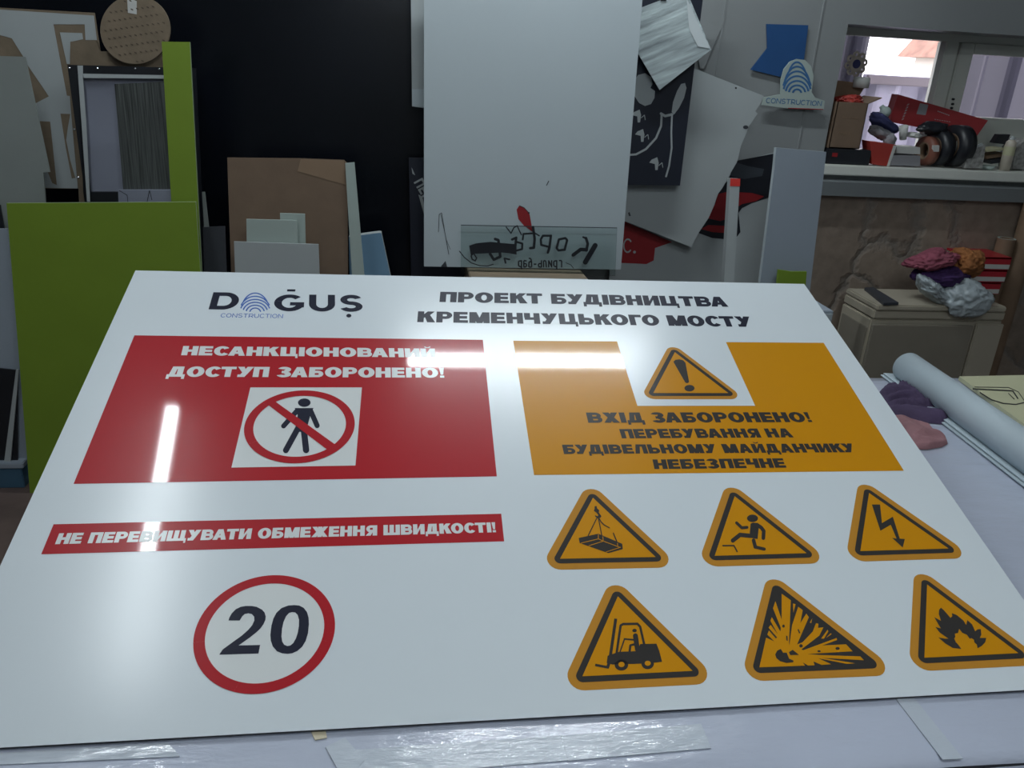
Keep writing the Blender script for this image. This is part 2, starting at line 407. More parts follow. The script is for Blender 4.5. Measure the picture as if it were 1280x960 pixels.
    g['Ж'] = (1.25, [V(.625 - St / 2), R(.4, .5 - T / 2, .85, .5 + T / 2)] + [[[(a, y0), (b, y0), (c, .5), (d, .5)]] for a, b, c, d, y0 in ((0, St * 1.1, .60, .34, 0), (0.02, St * 1.1, .60, .34, 1), (1.25, 1.25 - St * 1.1, .65, .91, 0), (1.23, 1.25 - St * 1.1, .65, .91, 1))])
    g['Х'] = (.96, [[[(0, 0), (St * 1.15, 0), (.95, 1), (.95 - St * 1.15, 1)]], [[(.96, 0), (.96 - St * 1.15, 0), (.01, 1), (.01 + St * 1.15, 1)]]])
    rm = lambda ps, W: [[[(W - x, y) for x, y in l] for l in p] for p in ps]
    g['Я'] = (.90, rm(g['Р'][1], .90) + [[[(0, 0), (St * 1.15, 0), (.62, .45), (.36, .45)]]])
    g['!'] = (.30, [[[(.08, .30), (.24, .30), (.31, 1.0), (.01, 1.0)]], R(.03, 0, .29, .21)])
    g['-'] = (.4, [R(0, .4, .4, .4 + T)])
    g['D'] = (.95, [V(0)] + [R(0, 1 - T, .45, 1), R(0, 0, .45, T)] + arcband(.45, .5, .50, .5, St, T, -90, 90, 20))
    g['U'] = (.90, [V(0, .42, 1), V(.9 - St, .42, 1)] + arcband(.45, .43, .45, .45, St, T, 180, 360, 20))
    g['G'] = (.98, arcband(.5, .5, .5, .52, St, T, 45, 345, 34) + [R(.52, .34, .98, .34 + T * .95), R(.98 - St, .22, .98, .5)])
    ry = (1.04 + T) / 4
    g['S'] = (.84, arcband(.42, 1.02 - ry, .40, ry, St, T, 25, 270, 20) + arcband(.42, -.02 + ry, .42, ry, St, T, -155, 90, 20))
    g['N'] = (w + .12, [V(0), V(.92 - St), [[(St * .2, 1), (St * 1.1, 1), (.92 - St * .2, 0), (.92 - St * 1.1, 0)]]])
    g['R'] = (.88, g['Р'][1] + [[[(.42, .4), (.42 + St, .45), (.9, 0), (.9 - St * 1.2, 0)]]])
    g['П'] = g['П']
    return g
HEAVY = glyphs(.345, .24); MED = glyphs(.25, .21); LIGHT = glyphs(.13, .12)
def text_polys(s, G, sp=.10, space=.38):
    out = []; x = 0.; prev = ''
    for ch in s:
        if ch == ' ': x += space; prev = ''; continue
        if prev and ((ch in 'АДЛ' and prev in 'СУТГРВЗОЬ') or (prev in 'АЛК' and ch in 'СТУОЧ')): x -= .09
        elif prev and ((ch in 'УТ' and prev in 'БСО') or (prev in 'УТГ' and ch in 'ОСП')): x -= .06
        prev = ch
        wd, ps = G[ch]
        out += [[[(x + p[0], p[1]) for p in l] for l in loops] for loops in ps]; x += wd + sp
    return out, x - sp
def text_on(s, G, BL, TL, BR, sp=.07, space=.42):
    """lay a line of text into the parallelogram BL (baseline left), TL (cap line left), BR (baseline right)"""
    ps, W = text_polys(s, G, sp, space)
    f = lambda p: (BL[0] + (BR[0] - BL[0]) * p[0] / W + (TL[0] - BL[0]) * p[1], BL[1] + (BR[1] - BL[1]) * p[0] / W + (TL[1] - BL[1]) * p[1])
    return [[[f(p) for p in l] for l in loops] for loops in ps]
def minkowski(tri, r):
    out = []
    for i in range(3):
        a, b, c = Vector(tri[i - 1]), Vector(tri[i]), Vector(tri[(i + 1) % 3])
        n1 = Vector(((b - a).y, -(b - a).x)).normalized(); n2 = Vector(((c - b).y, -(c - b).x)).normalized()
        a1, a2 = math.atan2(n1.y, n1.x), math.atan2(n2.y, n2.x)
        while a2 < a1: a2 += 2 * math.pi
        for k in range(9):
            t = a1 + (a2 - a1) * k / 8; out.append((b.x + r * math.cos(t), b.y + r * math.sin(t)))
    return out

# ================================================================== THE ROOM
WY = 3.45                                    # back wall
XL, XR, YF, ZC = -3.2, 3.9, -2.2, 3.0
LEDGE_Y = 3.40; ND = .34                    # ledge front, depth of the window niche
zl = onY(1155, 211, LEDGE_Y).z               # top of the window ledge
wx0 = onY(1058.5, 40, WY).x; wz1 = onY(1120, 34, WY).z; wx1 = 3.6
def struct(name, bm, mat):
    o = link(name, bm_mesh(name, bm), mat); o['kind'] = 'structure'; return o
bm = bmesh.new(); add_box(bm, ((XL + XR) / 2, (YF + WY + .2) / 2, -.05), (XR - XL + .4, WY - YF + .4, .1)); struct('floor', bm, m_floor)
bm = bmesh.new(); add_box(bm, ((XL + XR) / 2, (YF + WY) / 2, ZC + .05), (XR - XL + .4, WY - YF + .4, .1)); struct('ceiling', bm, m_plaster)
bm = bmesh.new(); add_box(bm, (XL - .05, (YF + WY) / 2, ZC / 2), (.1, WY - YF + .4, ZC)); struct('wall_left', bm, m_plaster)
bm = bmesh.new(); add_box(bm, (XR + .05, (YF + WY) / 2, ZC / 2), (.1, WY - YF + .4, ZC)); struct('wall_right', bm, m_plaster)
bm = bmesh.new(); add_box(bm, ((XL + XR) / 2, YF - .05, ZC / 2), (XR - XL, .1, ZC)); struct('wall_front', bm, m_plaster)
SX = onY(1000, 230, 3.38).x                  # where the stone cladding starts
bm = bmesh.new(); add_box(bm, ((XL + wx0) / 2, WY + ND / 2, ZC / 2), (wx0 - XL, ND, ZC))
add_box(bm, ((wx0 + XR) / 2, WY + ND / 2, (wz1 + ZC) / 2), (XR - wx0, ND, ZC - wz1))
add_box(bm, ((wx1 + XR) / 2, WY + ND / 2, wz1 / 2), (XR - wx1, ND, wz1))
add_box(bm, ((wx0 + wx1) / 2, WY + ND / 2, (zl - .02) / 2), (wx1 - wx0, ND, zl - .02)); struct('wall_back', bm, m_wall)
for i, px in enumerate((1027, 905)):         # cover strips over the joints of the wall panels
    xs = onY(px, 20, WY).x
    bm = bmesh.new(); add_box(bm, (xs, WY - .002, (ZC + .9) / 2), (.006, .004, ZC - .9)); struct('trim_%d' % (i + 1), bm, m_wall)
bm = bmesh.new(); add_box(bm, ((SX + XR) / 2, WY - .035, (zl - .12) / 2), (XR - SX, .07, zl - .12)); struct('wall_lower', bm, m_stone)
bm = bmesh.new(); add_box(bm, ((SX + XR) / 2, WY - .055, zl - .092), (XR - SX, .11, .058)); struct('trim_3', bm, m_band)  # strip under the ledge, its grey stands in for the shadow band
bm = bmesh.new(); vs = add_box(bm, ((SX + .02 + XR) / 2, (LEDGE_Y + WY - .002) / 2, zl - .021), (XR - SX - .02, WY - .002 - LEDGE_Y, .042))
bmesh.ops.bevel(bm, geom=bm.edges[:], offset=.004, segments=2, affect='EDGES'); struct('trim_4', bm, m_ledge)
bm = bmesh.new(); add_box(bm, ((wx0 + wx1) / 2, WY + ND / 2 - .03, zl - .011), (wx1 - wx0 - .002, ND - .056, .022)); struct('trim_5', bm, m_ledge)

# window: lintel strip, fixed pane, post, opening sash
wn = empty('window_1', Vector((wx0, WY, zl))); wn['kind'] = 'structure'
def wbox(name, x0, x1, z0, z1, y0, y1, mat, bev=.004):
    bm = bmesh.new(); add_box(bm, ((x0 + x1) / 2 - wx0, (y0 + y1) / 2 - WY, (z0 + z1) / 2 - zl), (x1 - x0, y1 - y0, z1 - z0))
    if bev: bmesh.ops.bevel(bm, geom=bm.edges[:], offset=bev, segments=2, affect='EDGES')
    return link(name, bm_mesh(name, bm), mat, wn)
WF = WY + .24
px1 = onY(1180.5, 60, WF).x; px2 = onY(1197, 60, WF).x; px3 = onY(1213, 70, WF).x
zt = onY(1120, 47.5, WF).z; zs = onY(1240, 69, WF).z; zb = onY(1230, 147, WF).z
wbox('lintel_strip', wx0, wx1, zt, wz1 + .004, WF - .01, WF + .06, m_pvc)
wbox('window_post', px1, px2, zl, zt, WF - .01, WF + .06, m_pvc)
wbox('window_frame', wx0 - .004, wx0 + .012, zl, zt, WF, WF + .06, m_pvc)
sash = wbox('sash_frame', px2 + .002, px3, zl, zt - .002, WF - .02, WF + .05, m_pvc)
bm = bmesh.new()
for x0, x1, z0, z1 in ((px3, wx1, zs, zt - .002), (px3, wx1, zl, zb), (wx1 - .06, wx1, zb, zs)):
    add_box(bm, ((x0 + x1) / 2 - wx0, WF + .015 - WY, (z0 + z1) / 2 - zl), (x1 - x0, .07, z1 - z0))
link('sash_frame', bm_mesh('sash_rails', bm), m_pvc, wn)
bm = bmesh.new()
for q in ((1191, 124), (1190.3, 130), (1189, 135)):
    p = onY(*q, WF - .022); add_cyl(bm, (p.x - wx0, WF - .03 - WY, p.z - zl), (p.x - wx0, WF - .018 - WY, p.z - zl), .005, seg=12)
link('hinge_plug', bm_mesh('hinge_plug', bm), m_rubber, wn)
wbox('pane', wx0 + .012, px1, zl, zt, WF + .03, WF + .036, m_glass, 0)
wbox('pane', px3, wx1 - .06, zb, zs, WF + .02, WF + .026, m_glass, 0)

# outside the window: yard, corrugated fence, a house
bm = bmesh.new(); add_box(bm, (4, 14, -.06), (40, 20.6, .1)); struct('ground', bm, m_dirt)
FY = 5.0
def fence(x0, x1, z1, label, wave=.14, y=FY, mat=None):
    t = thing('corrugated_fence', label, 'fence', ((x0 + x1) / 2, y, -.01), group='fence panels outside the window')
    bm = bmesh.new(); n = max(8, int((x1 - x0) / .02)); rows = []
    for i in range(n + 1):
        x = x0 + (x1 - x0) * i / n; ph = ((x / wave) % 1.0); dy = .02 * max(-1, min(1, 3 * math.sin(2 * math.pi * ph)))
        rows.append((bm.verts.new((x - (x0 + x1) / 2, dy, 0)), bm.verts.new((x - (x0 + x1) / 2, dy, z1))))
    for a, b in zip(rows, rows[1:]): bm.faces.new((a[0], b[0], b[1], a[1]))
    o = link('sheet', bm_mesh('sheet', bm), mat or m_fence, t)
    md = o.modifiers.new('thickness', 'SOLIDIFY'); md.thickness = .004
    box('rail', (0, -.035, z1 - .03), (x1 - x0, .03, .05), m_fencer, t)
    return t
fa = onY(1086, 60, FY).x; fb = onY(1200, 60, FY).x; fz = onY(1130, 93, FY).z
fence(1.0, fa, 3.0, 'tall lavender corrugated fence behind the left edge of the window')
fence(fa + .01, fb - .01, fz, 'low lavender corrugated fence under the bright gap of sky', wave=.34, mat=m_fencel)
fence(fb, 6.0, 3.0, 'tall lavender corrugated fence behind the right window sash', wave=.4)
h = thing('house', 'pale house with brown pitched roof far behind the fence', 'house', (9.75, 11.2, -.01))
box('wall', (0, 0, .95), (3.6, 3.0, 1.9), m_house, h, 0)
bm = bmesh.new(); pr = [(-2.0, 1.86), (2.0, 1.86), (1.2, 2.9), (-1.2, 2.9)]
vs = [[bm.verts.new((x, y, z)) for x, z in pr] for y in (-1.7, 1.7)]
bm.faces.new(vs[0]); bm.faces.new(vs[1][::-1])
for i in range(4): bm.faces.new((vs[0][i], vs[0][(i + 1) % 4], vs[1][(i + 1) % 4], vs[1][i]))
link('roof', bm_mesh('roof', bm), m_roof, h)
box('chimney', (.5, -.3, 2.95), (.35, .35, .8), m_roof, h, .01)

# ceiling battens: two that the sign mirrors, two unseen ones added as fill
def batten(a, b, label, lamp=None):
    a, b = Vector(a), Vector(b); c = (a + b) / 2; d = (b - a).normalized()
    t = thing('ceiling_light', label, 'light', c, group='tube lights on the ceiling')
    ang = math.atan2(d.y, d.x); R = Matrix.Rotation(ang, 3, 'Z'); L = (b - a).length
    box('body', (0, 0, .028), (L, .06, .04), m_lampb, t, .004, R)
    bm = bmesh.new(); n = 10; hw = .026
    prof = [(hw * math.cos(math.pi * i / n + math.pi), .022 * math.sin(math.pi * i / n + math.pi)) for i in range(n + 1)]
    rows = [[bm.verts.new(R @ Vector((s * (L / 2 - .02), y, z + .008))) for y, z in prof] for s in (-1, 1)]
    for i in range(n): bm.faces.new((rows[0][i], rows[0][i + 1], rows[1][i + 1], rows[1][i]))
    bm.faces.new(rows[0]); bm.faces.new(rows[1][::-1])
    link('diffuser', bm_mesh('diffuser', bm), lamp or m_lamp, t)
    for s in (-1, 1): box('end_cap', R @ Vector((s * (L / 2 - .008), 0, .012)), (.024, .062, .06), m_lampb, t, .003, R)
    return t
batten((-.98, 1.35, ZC - .05), (-.98, 2.57, ZC - .05), 'white tube light on the ceiling running towards the back wall', m_lamp_d)
batten((.04, 2.82, ZC - .05), (1.24, 2.82, ZC - .05), 'white tube light on the ceiling running along the back wall', m_lamp_b)
batten((.0, .25, ZC - .05), (1.2, .25, ZC - .05), 'unseen white fill tube added on the ceiling above the viewer')  # unseen fill lamp, added to brighten the lower sign and the boards
batten((-.4, -1.1, ZC - .05), (.8, -1.1, ZC - .05), 'unseen white fill tube added on the ceiling behind the viewer')  # second unseen fill lamp, added for more frontal light

# ================================================================== TABLE AND SIGN
HT = .80; TX0, TX1, TY0, TY1 = -.60, 2.6, .672, 1.968
tb = thing('work_table', 'large work table covered with white film under the sign', 'table', ((TX0 + TX1) / 2, (TY0 + TY1) / 2, 0))
tc = Vector(((TX0 + TX1) / 2, (TY0 + TY1) / 2, 0))
box('tabletop', (0, 0, HT - .038), (TX1 - TX0, TY1 - TY0, .05), m_steel, tb, .004)
bm = bmesh.new(); nx, ny = 120, 50; gv = {}
for i in range(nx + 1):
    for j in range(ny + 1):
        x = -(TX1 - TX0) / 2 + (TX1 - TX0) * i / nx; y = -(TY1 - TY0) / 2 + (TY1 - TY0) * j / ny
        dip = .02 * max(0, 1 - (y + (TY1 - TY0) / 2) / .02)
        gv[i, j] = bm.verts.new((x, y, HT - .007 + .001 * mnoise.noise(Vector((x * 5, y * 9, 0))) - (.008 if j == 0 else 0)))
for i in range(nx):
    for j in range(ny): bm.faces.new((gv[i, j], gv[i + 1, j], gv[i + 1, j + 1], gv[i, j + 1]))
film = link('film_cover', bm_mesh('film_cover', bm, True), m_film, tb)
film.modifiers.new('thickness', 'SOLIDIFY').thickness = .002
tape_fr = Frame(Vector((tc.x, tc.y, HT - .0035)), Vector((0, 0, 1)), Vector((0, 1, 0)))
def tape(pts, mat=m_tape, k=0, off=(0, 0), sc=1.):
    l = tape_fr.L(pts, off, sc); bm = bmesh.new(); add_prism(bm, [l], HT - .0062, HT - .0054 + k * .0003)
    link('tape_strip', bm_mesh('tape_strip', bm), mat, tb)
tape([(785, 270), (855, 267), (1050, 508), (972, 512)], off=(860, 780), sc=3.048)
tape([(10, 322), (735, 272), (755, 358), (10, 420)], off=(440, 820), sc=2.783)
tape([(728, 275), (1215, 232), (1250, 316), (752, 360)], k=1, off=(440, 820), sc=2.783)
tape([(1085, 300), (1150, 268), (1215, 345), (1150, 420)], k=2, off=(0, 820), sc=2.667)
tape([(1035, 246), (1085, 243), (1090, 268), (1050, 276)], mat=m_tape2, k=1, off=(0, 820), sc=2.667)
tape([(-60, 322), (560, 285), (600, 330), (-60, 360)], k=0, off=(0, 820), sc=2.667)
for sx in (-1, 1):
    for sy in (-1, 1): box('leg', (sx * ((TX1 - TX0) / 2 - .12), sy * ((TY1 - TY0) / 2 - .12), (HT - .055) / 2), (.06, .06, HT - .055), m_steel, tb, .004)
for sy in (-1, 1): box('rail', (0, sy * ((TY1 - TY0) / 2 - .12), HT - .10), (TX1 - TX0 - .24, .04, .09), m_steel, tb, .003)

# sign plane from the camera fit: lower edge on the table, far edge propped up
TH = math.radians(17.43)
SN = Vector((0, -math.sin(TH), math.cos(TH))); SV = Vector((0, math.cos(TH), math.sin(TH)))
SP = Vector((.2055, .786, .8))               # middle of the lower edge, top face
SF = Frame(SP, SN, SV)
sg = thing('site_sign', 'large white construction site sign lying tilted on the film-covered table', 'sign', mat=SF.mat())
HW, SH = .7505, 1.0353
bm = bmesh.new(); add_prism(bm, [[(-HW, 0), (HW, 0), (HW, SH), (-HW, SH)]], -.004, 0, 1)
link('panel', bm_mesh('panel', bm), [m_white, m_core], sg)
LAY = .0003
def sd(name, polys, mat, lay, parent=None, off=(0, 0), sc=1., raw=False):
    """print on the sign: pixel (or, raw, sign) polygons in print layer lay"""
    out = [[l if raw else SF.L(l, off, sc) for l in loops] for loops in polys]
    return link(name, flat_mesh(name, out, LAY * lay), mat, parent or sg)
def stx(s, G, BL, TL, BR, **k):
    return text_on(s, G, SF.loc(*BL), SF.loc(*TL), SF.loc(*BR), **k)

# company logo
lg = sd('logo', stx('D', MED, (260.7, 386.8), (266.8, 365.4), (296, 387.2)), m_navy, 1, raw=True)
for ch, a, b_, c_ in (('G', (341.5, 388.6), (344, 368.4), (379.5, 389)), ('U', (386, 389), (386.6, 368.4), (419, 389.2)), ('S', (424, 389.2), (425, 368.8), (453.2, 389.6))):
    sd('logo_letter', stx(ch, MED, a, b_, c_), m_navy, 1, lg, raw=True)
O8 = dict(off=(240, 350), sc=5.565)
sd('accent_bar', [[[(663, 65), (720, 66), (718, 81), (661, 80)]]], m_navy, 1, lg, **O8)
sd('accent_dot', [[ell(1091, 249, 18, 13, 20)]], m_navy, 1, lg, **O8)
arcs = []
for rx, ry, a0, a1 in ((104, 138, 214, 326), (114, 116, 206, 334), (110, 94, 198, 342), (90, 74, 194, 346), (68, 54, 190, 350), (42, 34, 188, 352)):
    arcs += arcband(440, 226, rx, ry, 9, 8, a0, a1, 20)
sd('logo_arcs', arcs, m_logo, 1, lg, **O8)
sd('logo_lettering', stx('CONSTRUCTION', LIGHT, (275.4, 396.8), (276.6, 391.8), (353.4, 397.8), sp=.16), m_logo, 1, lg, raw=True)

# project title
for a in (('ПРОЕКТ БУДІВНИЦТВА', HEAVY, (549.2, 377.6), (550.4, 364.8), (910.7, 383.6)), ('КРЕМЕНЧУЦЬКОГО МОСТУ', HEAVY, (521.4, 402.8), (522.6, 389.2), (942.2, 408.8))):
    sd('title_line', stx(*a), m_navy, 1, raw=True)

# red field
rf = sd('red_field', [[[(168, 419.3), (603.6, 424.9), (621, 595.6), (92, 605)]]], m_red, 1)
for a in (('НЕСАНКЦІОНОВАНИЙ', HEAVY, (226.4, 444.3), (229.2, 432.8), (545, 447.2)), ('ДОСТУП ЗАБОРОНЕНО!', HEAVY, (207.5, 471.2), (211.5, 458.4), (555.6, 472.4))):
    sd('lettering_line', stx(*a), m_ivory, 2, rf, raw=True)
sd('pictogram_plate', [[[(313, 484.6), (452.4, 484.6), (444.3, 582.2), (289.3, 584.8)]]], m_ivory, 2, rf)
U = .67; SY0 = -.8036                         # fitted sign units -> metres
su = lambda x, y: (x * U, (y - SY0) * U)
pc = su(-.5508, .0166); pr = .138 * U
sd('walking_figure', [[ell(714, 240, 56, 37)], [[(628, 288), (796, 288), (768, 350), (745, 440), (742, 500), (628, 500), (655, 350)]]] + stroke([(770, 312), (828, 444)], 46) + stroke([(650, 312), (530, 448)], 44)
   + stroke([(662, 460), (550, 664)], 52) + stroke([(708, 460), (730, 662)], 56), m_navy, 3, rf, off=(280, 470), sc=7.111)
sd('prohibition_ring', arcband(pc[0], pc[1], pr, pr, pr * .163, pr * .163, 0, 360, 72), m_red, 4, rf, raw=True)
sd('prohibition_bar', [[[(395, 262), (455, 230), (990, 614), (920, 660)]]], m_red, 4, rf, off=(280, 470), sc=7.111)

# yellow field
yf = sd('yellow_field', [[[(641.5, 426), (1029.5, 428.6), (1129.8, 588.5), (667.5, 593.9)]]], m_yellow, 1)
sd('pictogram_plate', [[[(771, 426.2), (907, 427.2), (943.8, 507.4), (796.7, 507.6)]]], m_white, 2, yf)
for a in (('ВХІД ЗАБОРОНЕНО!', HEAVY, (735.4, 528.8), (732.3, 516), (1015.8, 527.8)), ('ПЕРЕБУВАННЯ НА', HEAVY, (777.4, 548.2), (773.8, 536.6), (992.4, 547)),
          ('БУДІВЕЛЬНОМУ МАЙДАНЧИКУ', HEAVY, (705, 567.8), (702.4, 556.2), (1071.2, 565.6)), ('НЕБЕЗПЕЧНЕ', HEAVY, (818, 586.6), (815.4, 574.6), (983.2, 584.8))):
    sd('lettering_line', stx(*a), m_black, 2, yf, raw=True)
def tri_px(a, l, r): return [SF.loc(*l), SF.loc(*r), SF.loc(*a)]
def hazard(name, tri, b, y, parent, lay):
    t = sd(name, [[minkowski(tri, b + y)]], m_amber, lay, parent, raw=True)
    own = parent or t
    sd('triangle_border', [[minkowski(tri, b)]], m_black, lay + 1, own, raw=True)
    sd('triangle_face', [[tri]], m_yellow, lay + 2, own, raw=True)
    return own
wt = tri_px((843.4, 440.9), (816.4, 492), (910.2, 492))
hazard('warning_triangle', wt, .0085, .009, yf, 3)
sd('exclamation_mark', [[[(437, 235), (455, 218), (490, 213), (525, 222), (545, 245), (577, 415), (565, 425), (550, 424), (540, 415)]], [ell(580, 470, 45, 29)]], m_black, 6, yf, off=(780, 420), sc=7.111)

# speed banner and limit circle
sb = sd('red_banner', [[[(67, 655.5), (626.5, 642.3), (630.2, 676.8), (51.5, 693)]]], m_red, 1)
sd('lettering', stx('НЕ ПЕРЕВИЩУВАТИ ОБМЕЖЕННЯ ШВИДКОСТІ!', HEAVY, (68.8, 680.6), (74.2, 667), (620.2, 665.6)), m_ivory, 2, sb, raw=True)
cc = su(-.5648, -.5908); cr = .1363 * U
cl = sd('speed_limit_disc', [[ell(cc[0], cc[1], cr * .99, cr * .99, 72)]], m_ivory, 1, raw=True)
sd('speed_limit_ring', arcband(cc[0], cc[1], cr, cr, cr * .158, cr * .158, 0, 360, 80), m_red, 2, cl, raw=True)
two = [(297, 405), (303, 385), (318, 358), (345, 330), (378, 314), (410, 308), (450, 308), (485, 314), (520, 332), (538, 352), (545, 378), (543, 402), (530, 430), (510, 458), (485, 482), (440, 518), (365, 571), (508, 568), (497, 625), (235, 633), (258, 598), (310, 560), (385, 506), (430, 466), (455, 436), (469, 405), (468, 380), (452, 362), (430, 357), (405, 362), (388, 378), (372, 405)]
zo = [(735, 302), (768, 305), (798, 320), (820, 348), (831, 385), (833, 430), (827, 490), (812, 540), (788, 580), (755, 609), (722, 623), (690, 627), (655, 624), (620, 610), (592, 578), (579, 540), (576, 500), (583, 440), (596, 392), (616, 354), (650, 322), (695, 305)]
zi = [(722, 349), (742, 352), (758, 368), (767, 400), (766, 440), (759, 485), (746, 525), (728, 556), (708, 572), (688, 575), (668, 566), (655, 545), (650, 510), (654, 460), (664, 415), (680, 378), (700, 355)]
sd('numerals', [[two], [zo, zi]], m_navy, 2, cl, off=(230, 700), sc=5.3333)

# six hazard triangles
B1, Y1 = .0084, .0115
def tri_at(x, y, s=.2201): return [su(x - s / 2, y), su(x + s / 2, y), su(x, y + s * .866)]
t1 = hazard('hazard_triangle', tri_px((741.1, 622.6), (699.9, 698.9), (819.5, 696.7)), B1, Y1, None, 1)
K1 = dict(off=(680, 600), sc=7.529)
sd('hanging_load_symbol', [[[(475, 250), (495, 250), (498, 270), (520, 290), (515, 310), (540, 345), (530, 360), (500, 366), (480, 346), (478, 335), (500, 345), (512, 336), (490, 310), (468, 295), (475, 275)]],
   [[(325, 550), (510, 510), (735, 605), (740, 655), (605, 693), (335, 598)]]] + stroke([(497, 362), (415, 527)], 10) + stroke([(511, 362), (545, 538)], 10) + stroke([(513, 358), (535, 398), (565, 428), (615, 455)], 10) + stroke([(652, 505), (690, 600)], 11), m_black, 4, t1, **K1)
sd('load_lines', stroke([(510, 518), (510, 560), (560, 582), (720, 642)], 6, 0) + stroke([(345, 600), (510, 560)], 6, 0) + stroke([(420, 625), (560, 580)], 6, 0) + stroke([(580, 684), (722, 638)], 6, 0) + stroke([(552, 538), (556, 580)], 6, 0) + stroke([(690, 600), (692, 632)], 6, 0), m_yellow, 5, t1, **K1)
t2 = hazard('hazard_triangle', tri_px((918.1, 620.6), (893.2, 695.2), (1008.1, 691.9)), B1, Y1, None, 1)
sd('stumbling_figure_symbol', [[ell(530, 365, 52, 35)], [[(512, 415), (535, 405), (565, 408), (590, 440), (578, 560), (500, 546)]]] + stroke([(572, 425), (615, 455), (636, 485), (632, 552)], 34) + stroke([(380, 408), (430, 455), (478, 450)], 28)
   + stroke([(510, 530), (412, 520), (345, 574)], 40) + stroke([(540, 572), (556, 635)], 34) + stroke([(556, 635), (640, 655)], 30) + stroke([(252, 622), (355, 622), (385, 678)], 13), m_black, 4, t2, off=(870, 600), sc=7.529)
t3 = hazard('hazard_triangle', tri_px((1086.1, 616.6), (1075.2, 689.3), (1185.5, 686.1)), B1, Y1, None, 1)
sd('lightning_bolt_symbol', [[[(297, 235), (375, 235), (392, 410), (495, 350), (560, 556), (608, 560), (587, 640), (487, 548), (530, 556), (475, 425), (378, 482)]]], m_black, 4, t3, off=(1050, 600), sc=7.529)
t4 = hazard('hazard_triangle', tri_px((772.2, 745.8), (727.8, 845.8), (865.6, 839)), B1, Y1, None, 1)
K4 = dict(off=(700, 720), sc=6.4)
sd('forklift_symbol', stroke([(445, 345), (402, 640)], 24, 0) + [[[(380, 642), (470, 610), (620, 605), (640, 548), (770, 545), (792, 600), (815, 690), (680, 704), (420, 712), (372, 700)]]] + stroke([(280, 715), (385, 735)], 20, 0) + stroke([(398, 680), (377, 742)], 24, 0)
   + stroke([(452, 620), (484, 400), (505, 388), (618, 386), (640, 410), (672, 552)], 19) + [[ell(490, 715, 54, 45)], [ell(700, 705, 50, 44)], [ell(595, 440, 18, 14)]]
   + stroke([(602, 482), (618, 590)], 40) + stroke([(595, 515), (515, 508)], 14) + stroke([(515, 508), (480, 608)], 11) + stroke([(610, 548), (562, 558), (556, 606)], 18), m_black, 4, t4, **K4)
sd('wheel_hub', [[ell(490, 713, 25, 21)]], m_yellow, 5, t4, **K4)
sd('wheel_hub', [[ell(700, 703, 24, 20)]], m_yellow, 5, t4, **K4)
K5 = dict(off=(920, 720), sc=6.737)
t5t = tri_at(.5351, -.7271)
t5t = [SF.loc(948.9, 834.6), SF.loc(1088, 829), SF.loc(972, 738)]
t5 = sd('hazard_triangle', [[minkowski(t5t, B1 + Y1)]], m_amber, 1, raw=True)
sd('triangle_border', [[minkowski(t5t, B1)]], m_black, 2, t5, raw=True)
star = [(195, 772), (252, 522), (322, 554), (262, 496), (276, 462), (335, 530), (345, 520), (272, 438), (290, 415), (352, 495), (288, 380), (300, 350), (372, 470), (376, 440), (310, 275), (330, 215), (383, 372), (383, 152), (460, 207), (445, 560), (448, 590), (470, 420), (522, 262), (560, 290), (540, 400), (590, 320), (612, 350), (512, 580), (560, 560), (645, 470), (672, 400), (692, 405), (690, 440), (735, 435), (700, 505), (548, 622), (565, 628), (845, 525), (850, 542), (610, 630), (720, 588), (925, 578), (980, 637), (600, 660), (700, 668), (1045, 680), (1075, 712), (720, 692), (1000, 738), (930, 743), (690, 695), (800, 746), (720, 752), (650, 722), (660, 755), (605, 757), (560, 730), (580, 758)]
sd('explosion_symbol', [[star], [[(478, 235), (500, 240), (482, 312)]], [[(640, 360), (632, 400), (620, 395)]], [[(715, 530), (770, 455), (775, 470), (740, 530)]], [[(755, 525), (795, 485), (805, 492)]]], m_yellow, 3, t5, **K5)
sd('exploding_ball_symbol', [[[(328, 665), (345, 632), (375, 618), (395, 650), (425, 650), (445, 700), (482, 716), (480, 730), (425, 736), (370, 722), (338, 695)]]], m_black, 4, t5, **K5)
for f_ in ([[(443, 645), (475, 625), (528, 668), (455, 670)]], [ell(545, 592, 15, 14)], [ell(398, 426, 11, 13)], [ell(853, 614, 18, 12)], [ell(697, 637, 14, 8)], [[(515, 455), (525, 450), (540, 485), (530, 488)]], [[(420, 505), (432, 510), (434, 552), (422, 545)]]):
    sd('flying_fragment', [f_], m_black, 4, t5, **K5)
t6t = [SF.loc(1155.2, 822.6), tri_at(.9019, -.7271)[1], SF.loc(1158.6, 731)]
t6t[1] = (t6t[0][0] + .1475, t6t[0][1])
t6 = hazard('hazard_triangle', t6t, B1, Y1, None, 1)
flame = [(600, 752), (520, 742), (450, 700), (388, 645), (440, 655), (482, 658), (400, 600), (360, 548), (412, 562), (385, 520), (350, 458), (412, 492), (392, 430), (395, 390), (412, 370), (440, 395), (500, 465), (516, 450), (512, 420), (560, 440), (620, 490), (645, 530), (655, 485), (700, 525), (728, 588), (750, 570), (780, 568), (785, 620), (770, 650), (830, 650), (820, 690), (790, 722), (750, 746), (742, 710), (720, 692), (715, 665), (690, 650), (680, 660), (650, 620), (630, 612), (608, 602), (580, 566), (570, 605), (540, 610), (545, 640), (534, 655), (550, 690), (570, 710)]
sd('flame_symbol', [[flame]], m_black, 4, t6, off=(1120, 710), sc=7.3875)

# what props the far edge of the sign up (hidden under it)
pb = thing('cardboard_box', 'low cardboard box propping the far edge of the large sign', 'box', (.2, 1.60, HT))
box('body', (0, 0, .1035), (.6, .2, .205), m_card, pb)
box('closing_tape', (0, 0, .2065), (.6, .05, .001), m_cardl, pb, 0)

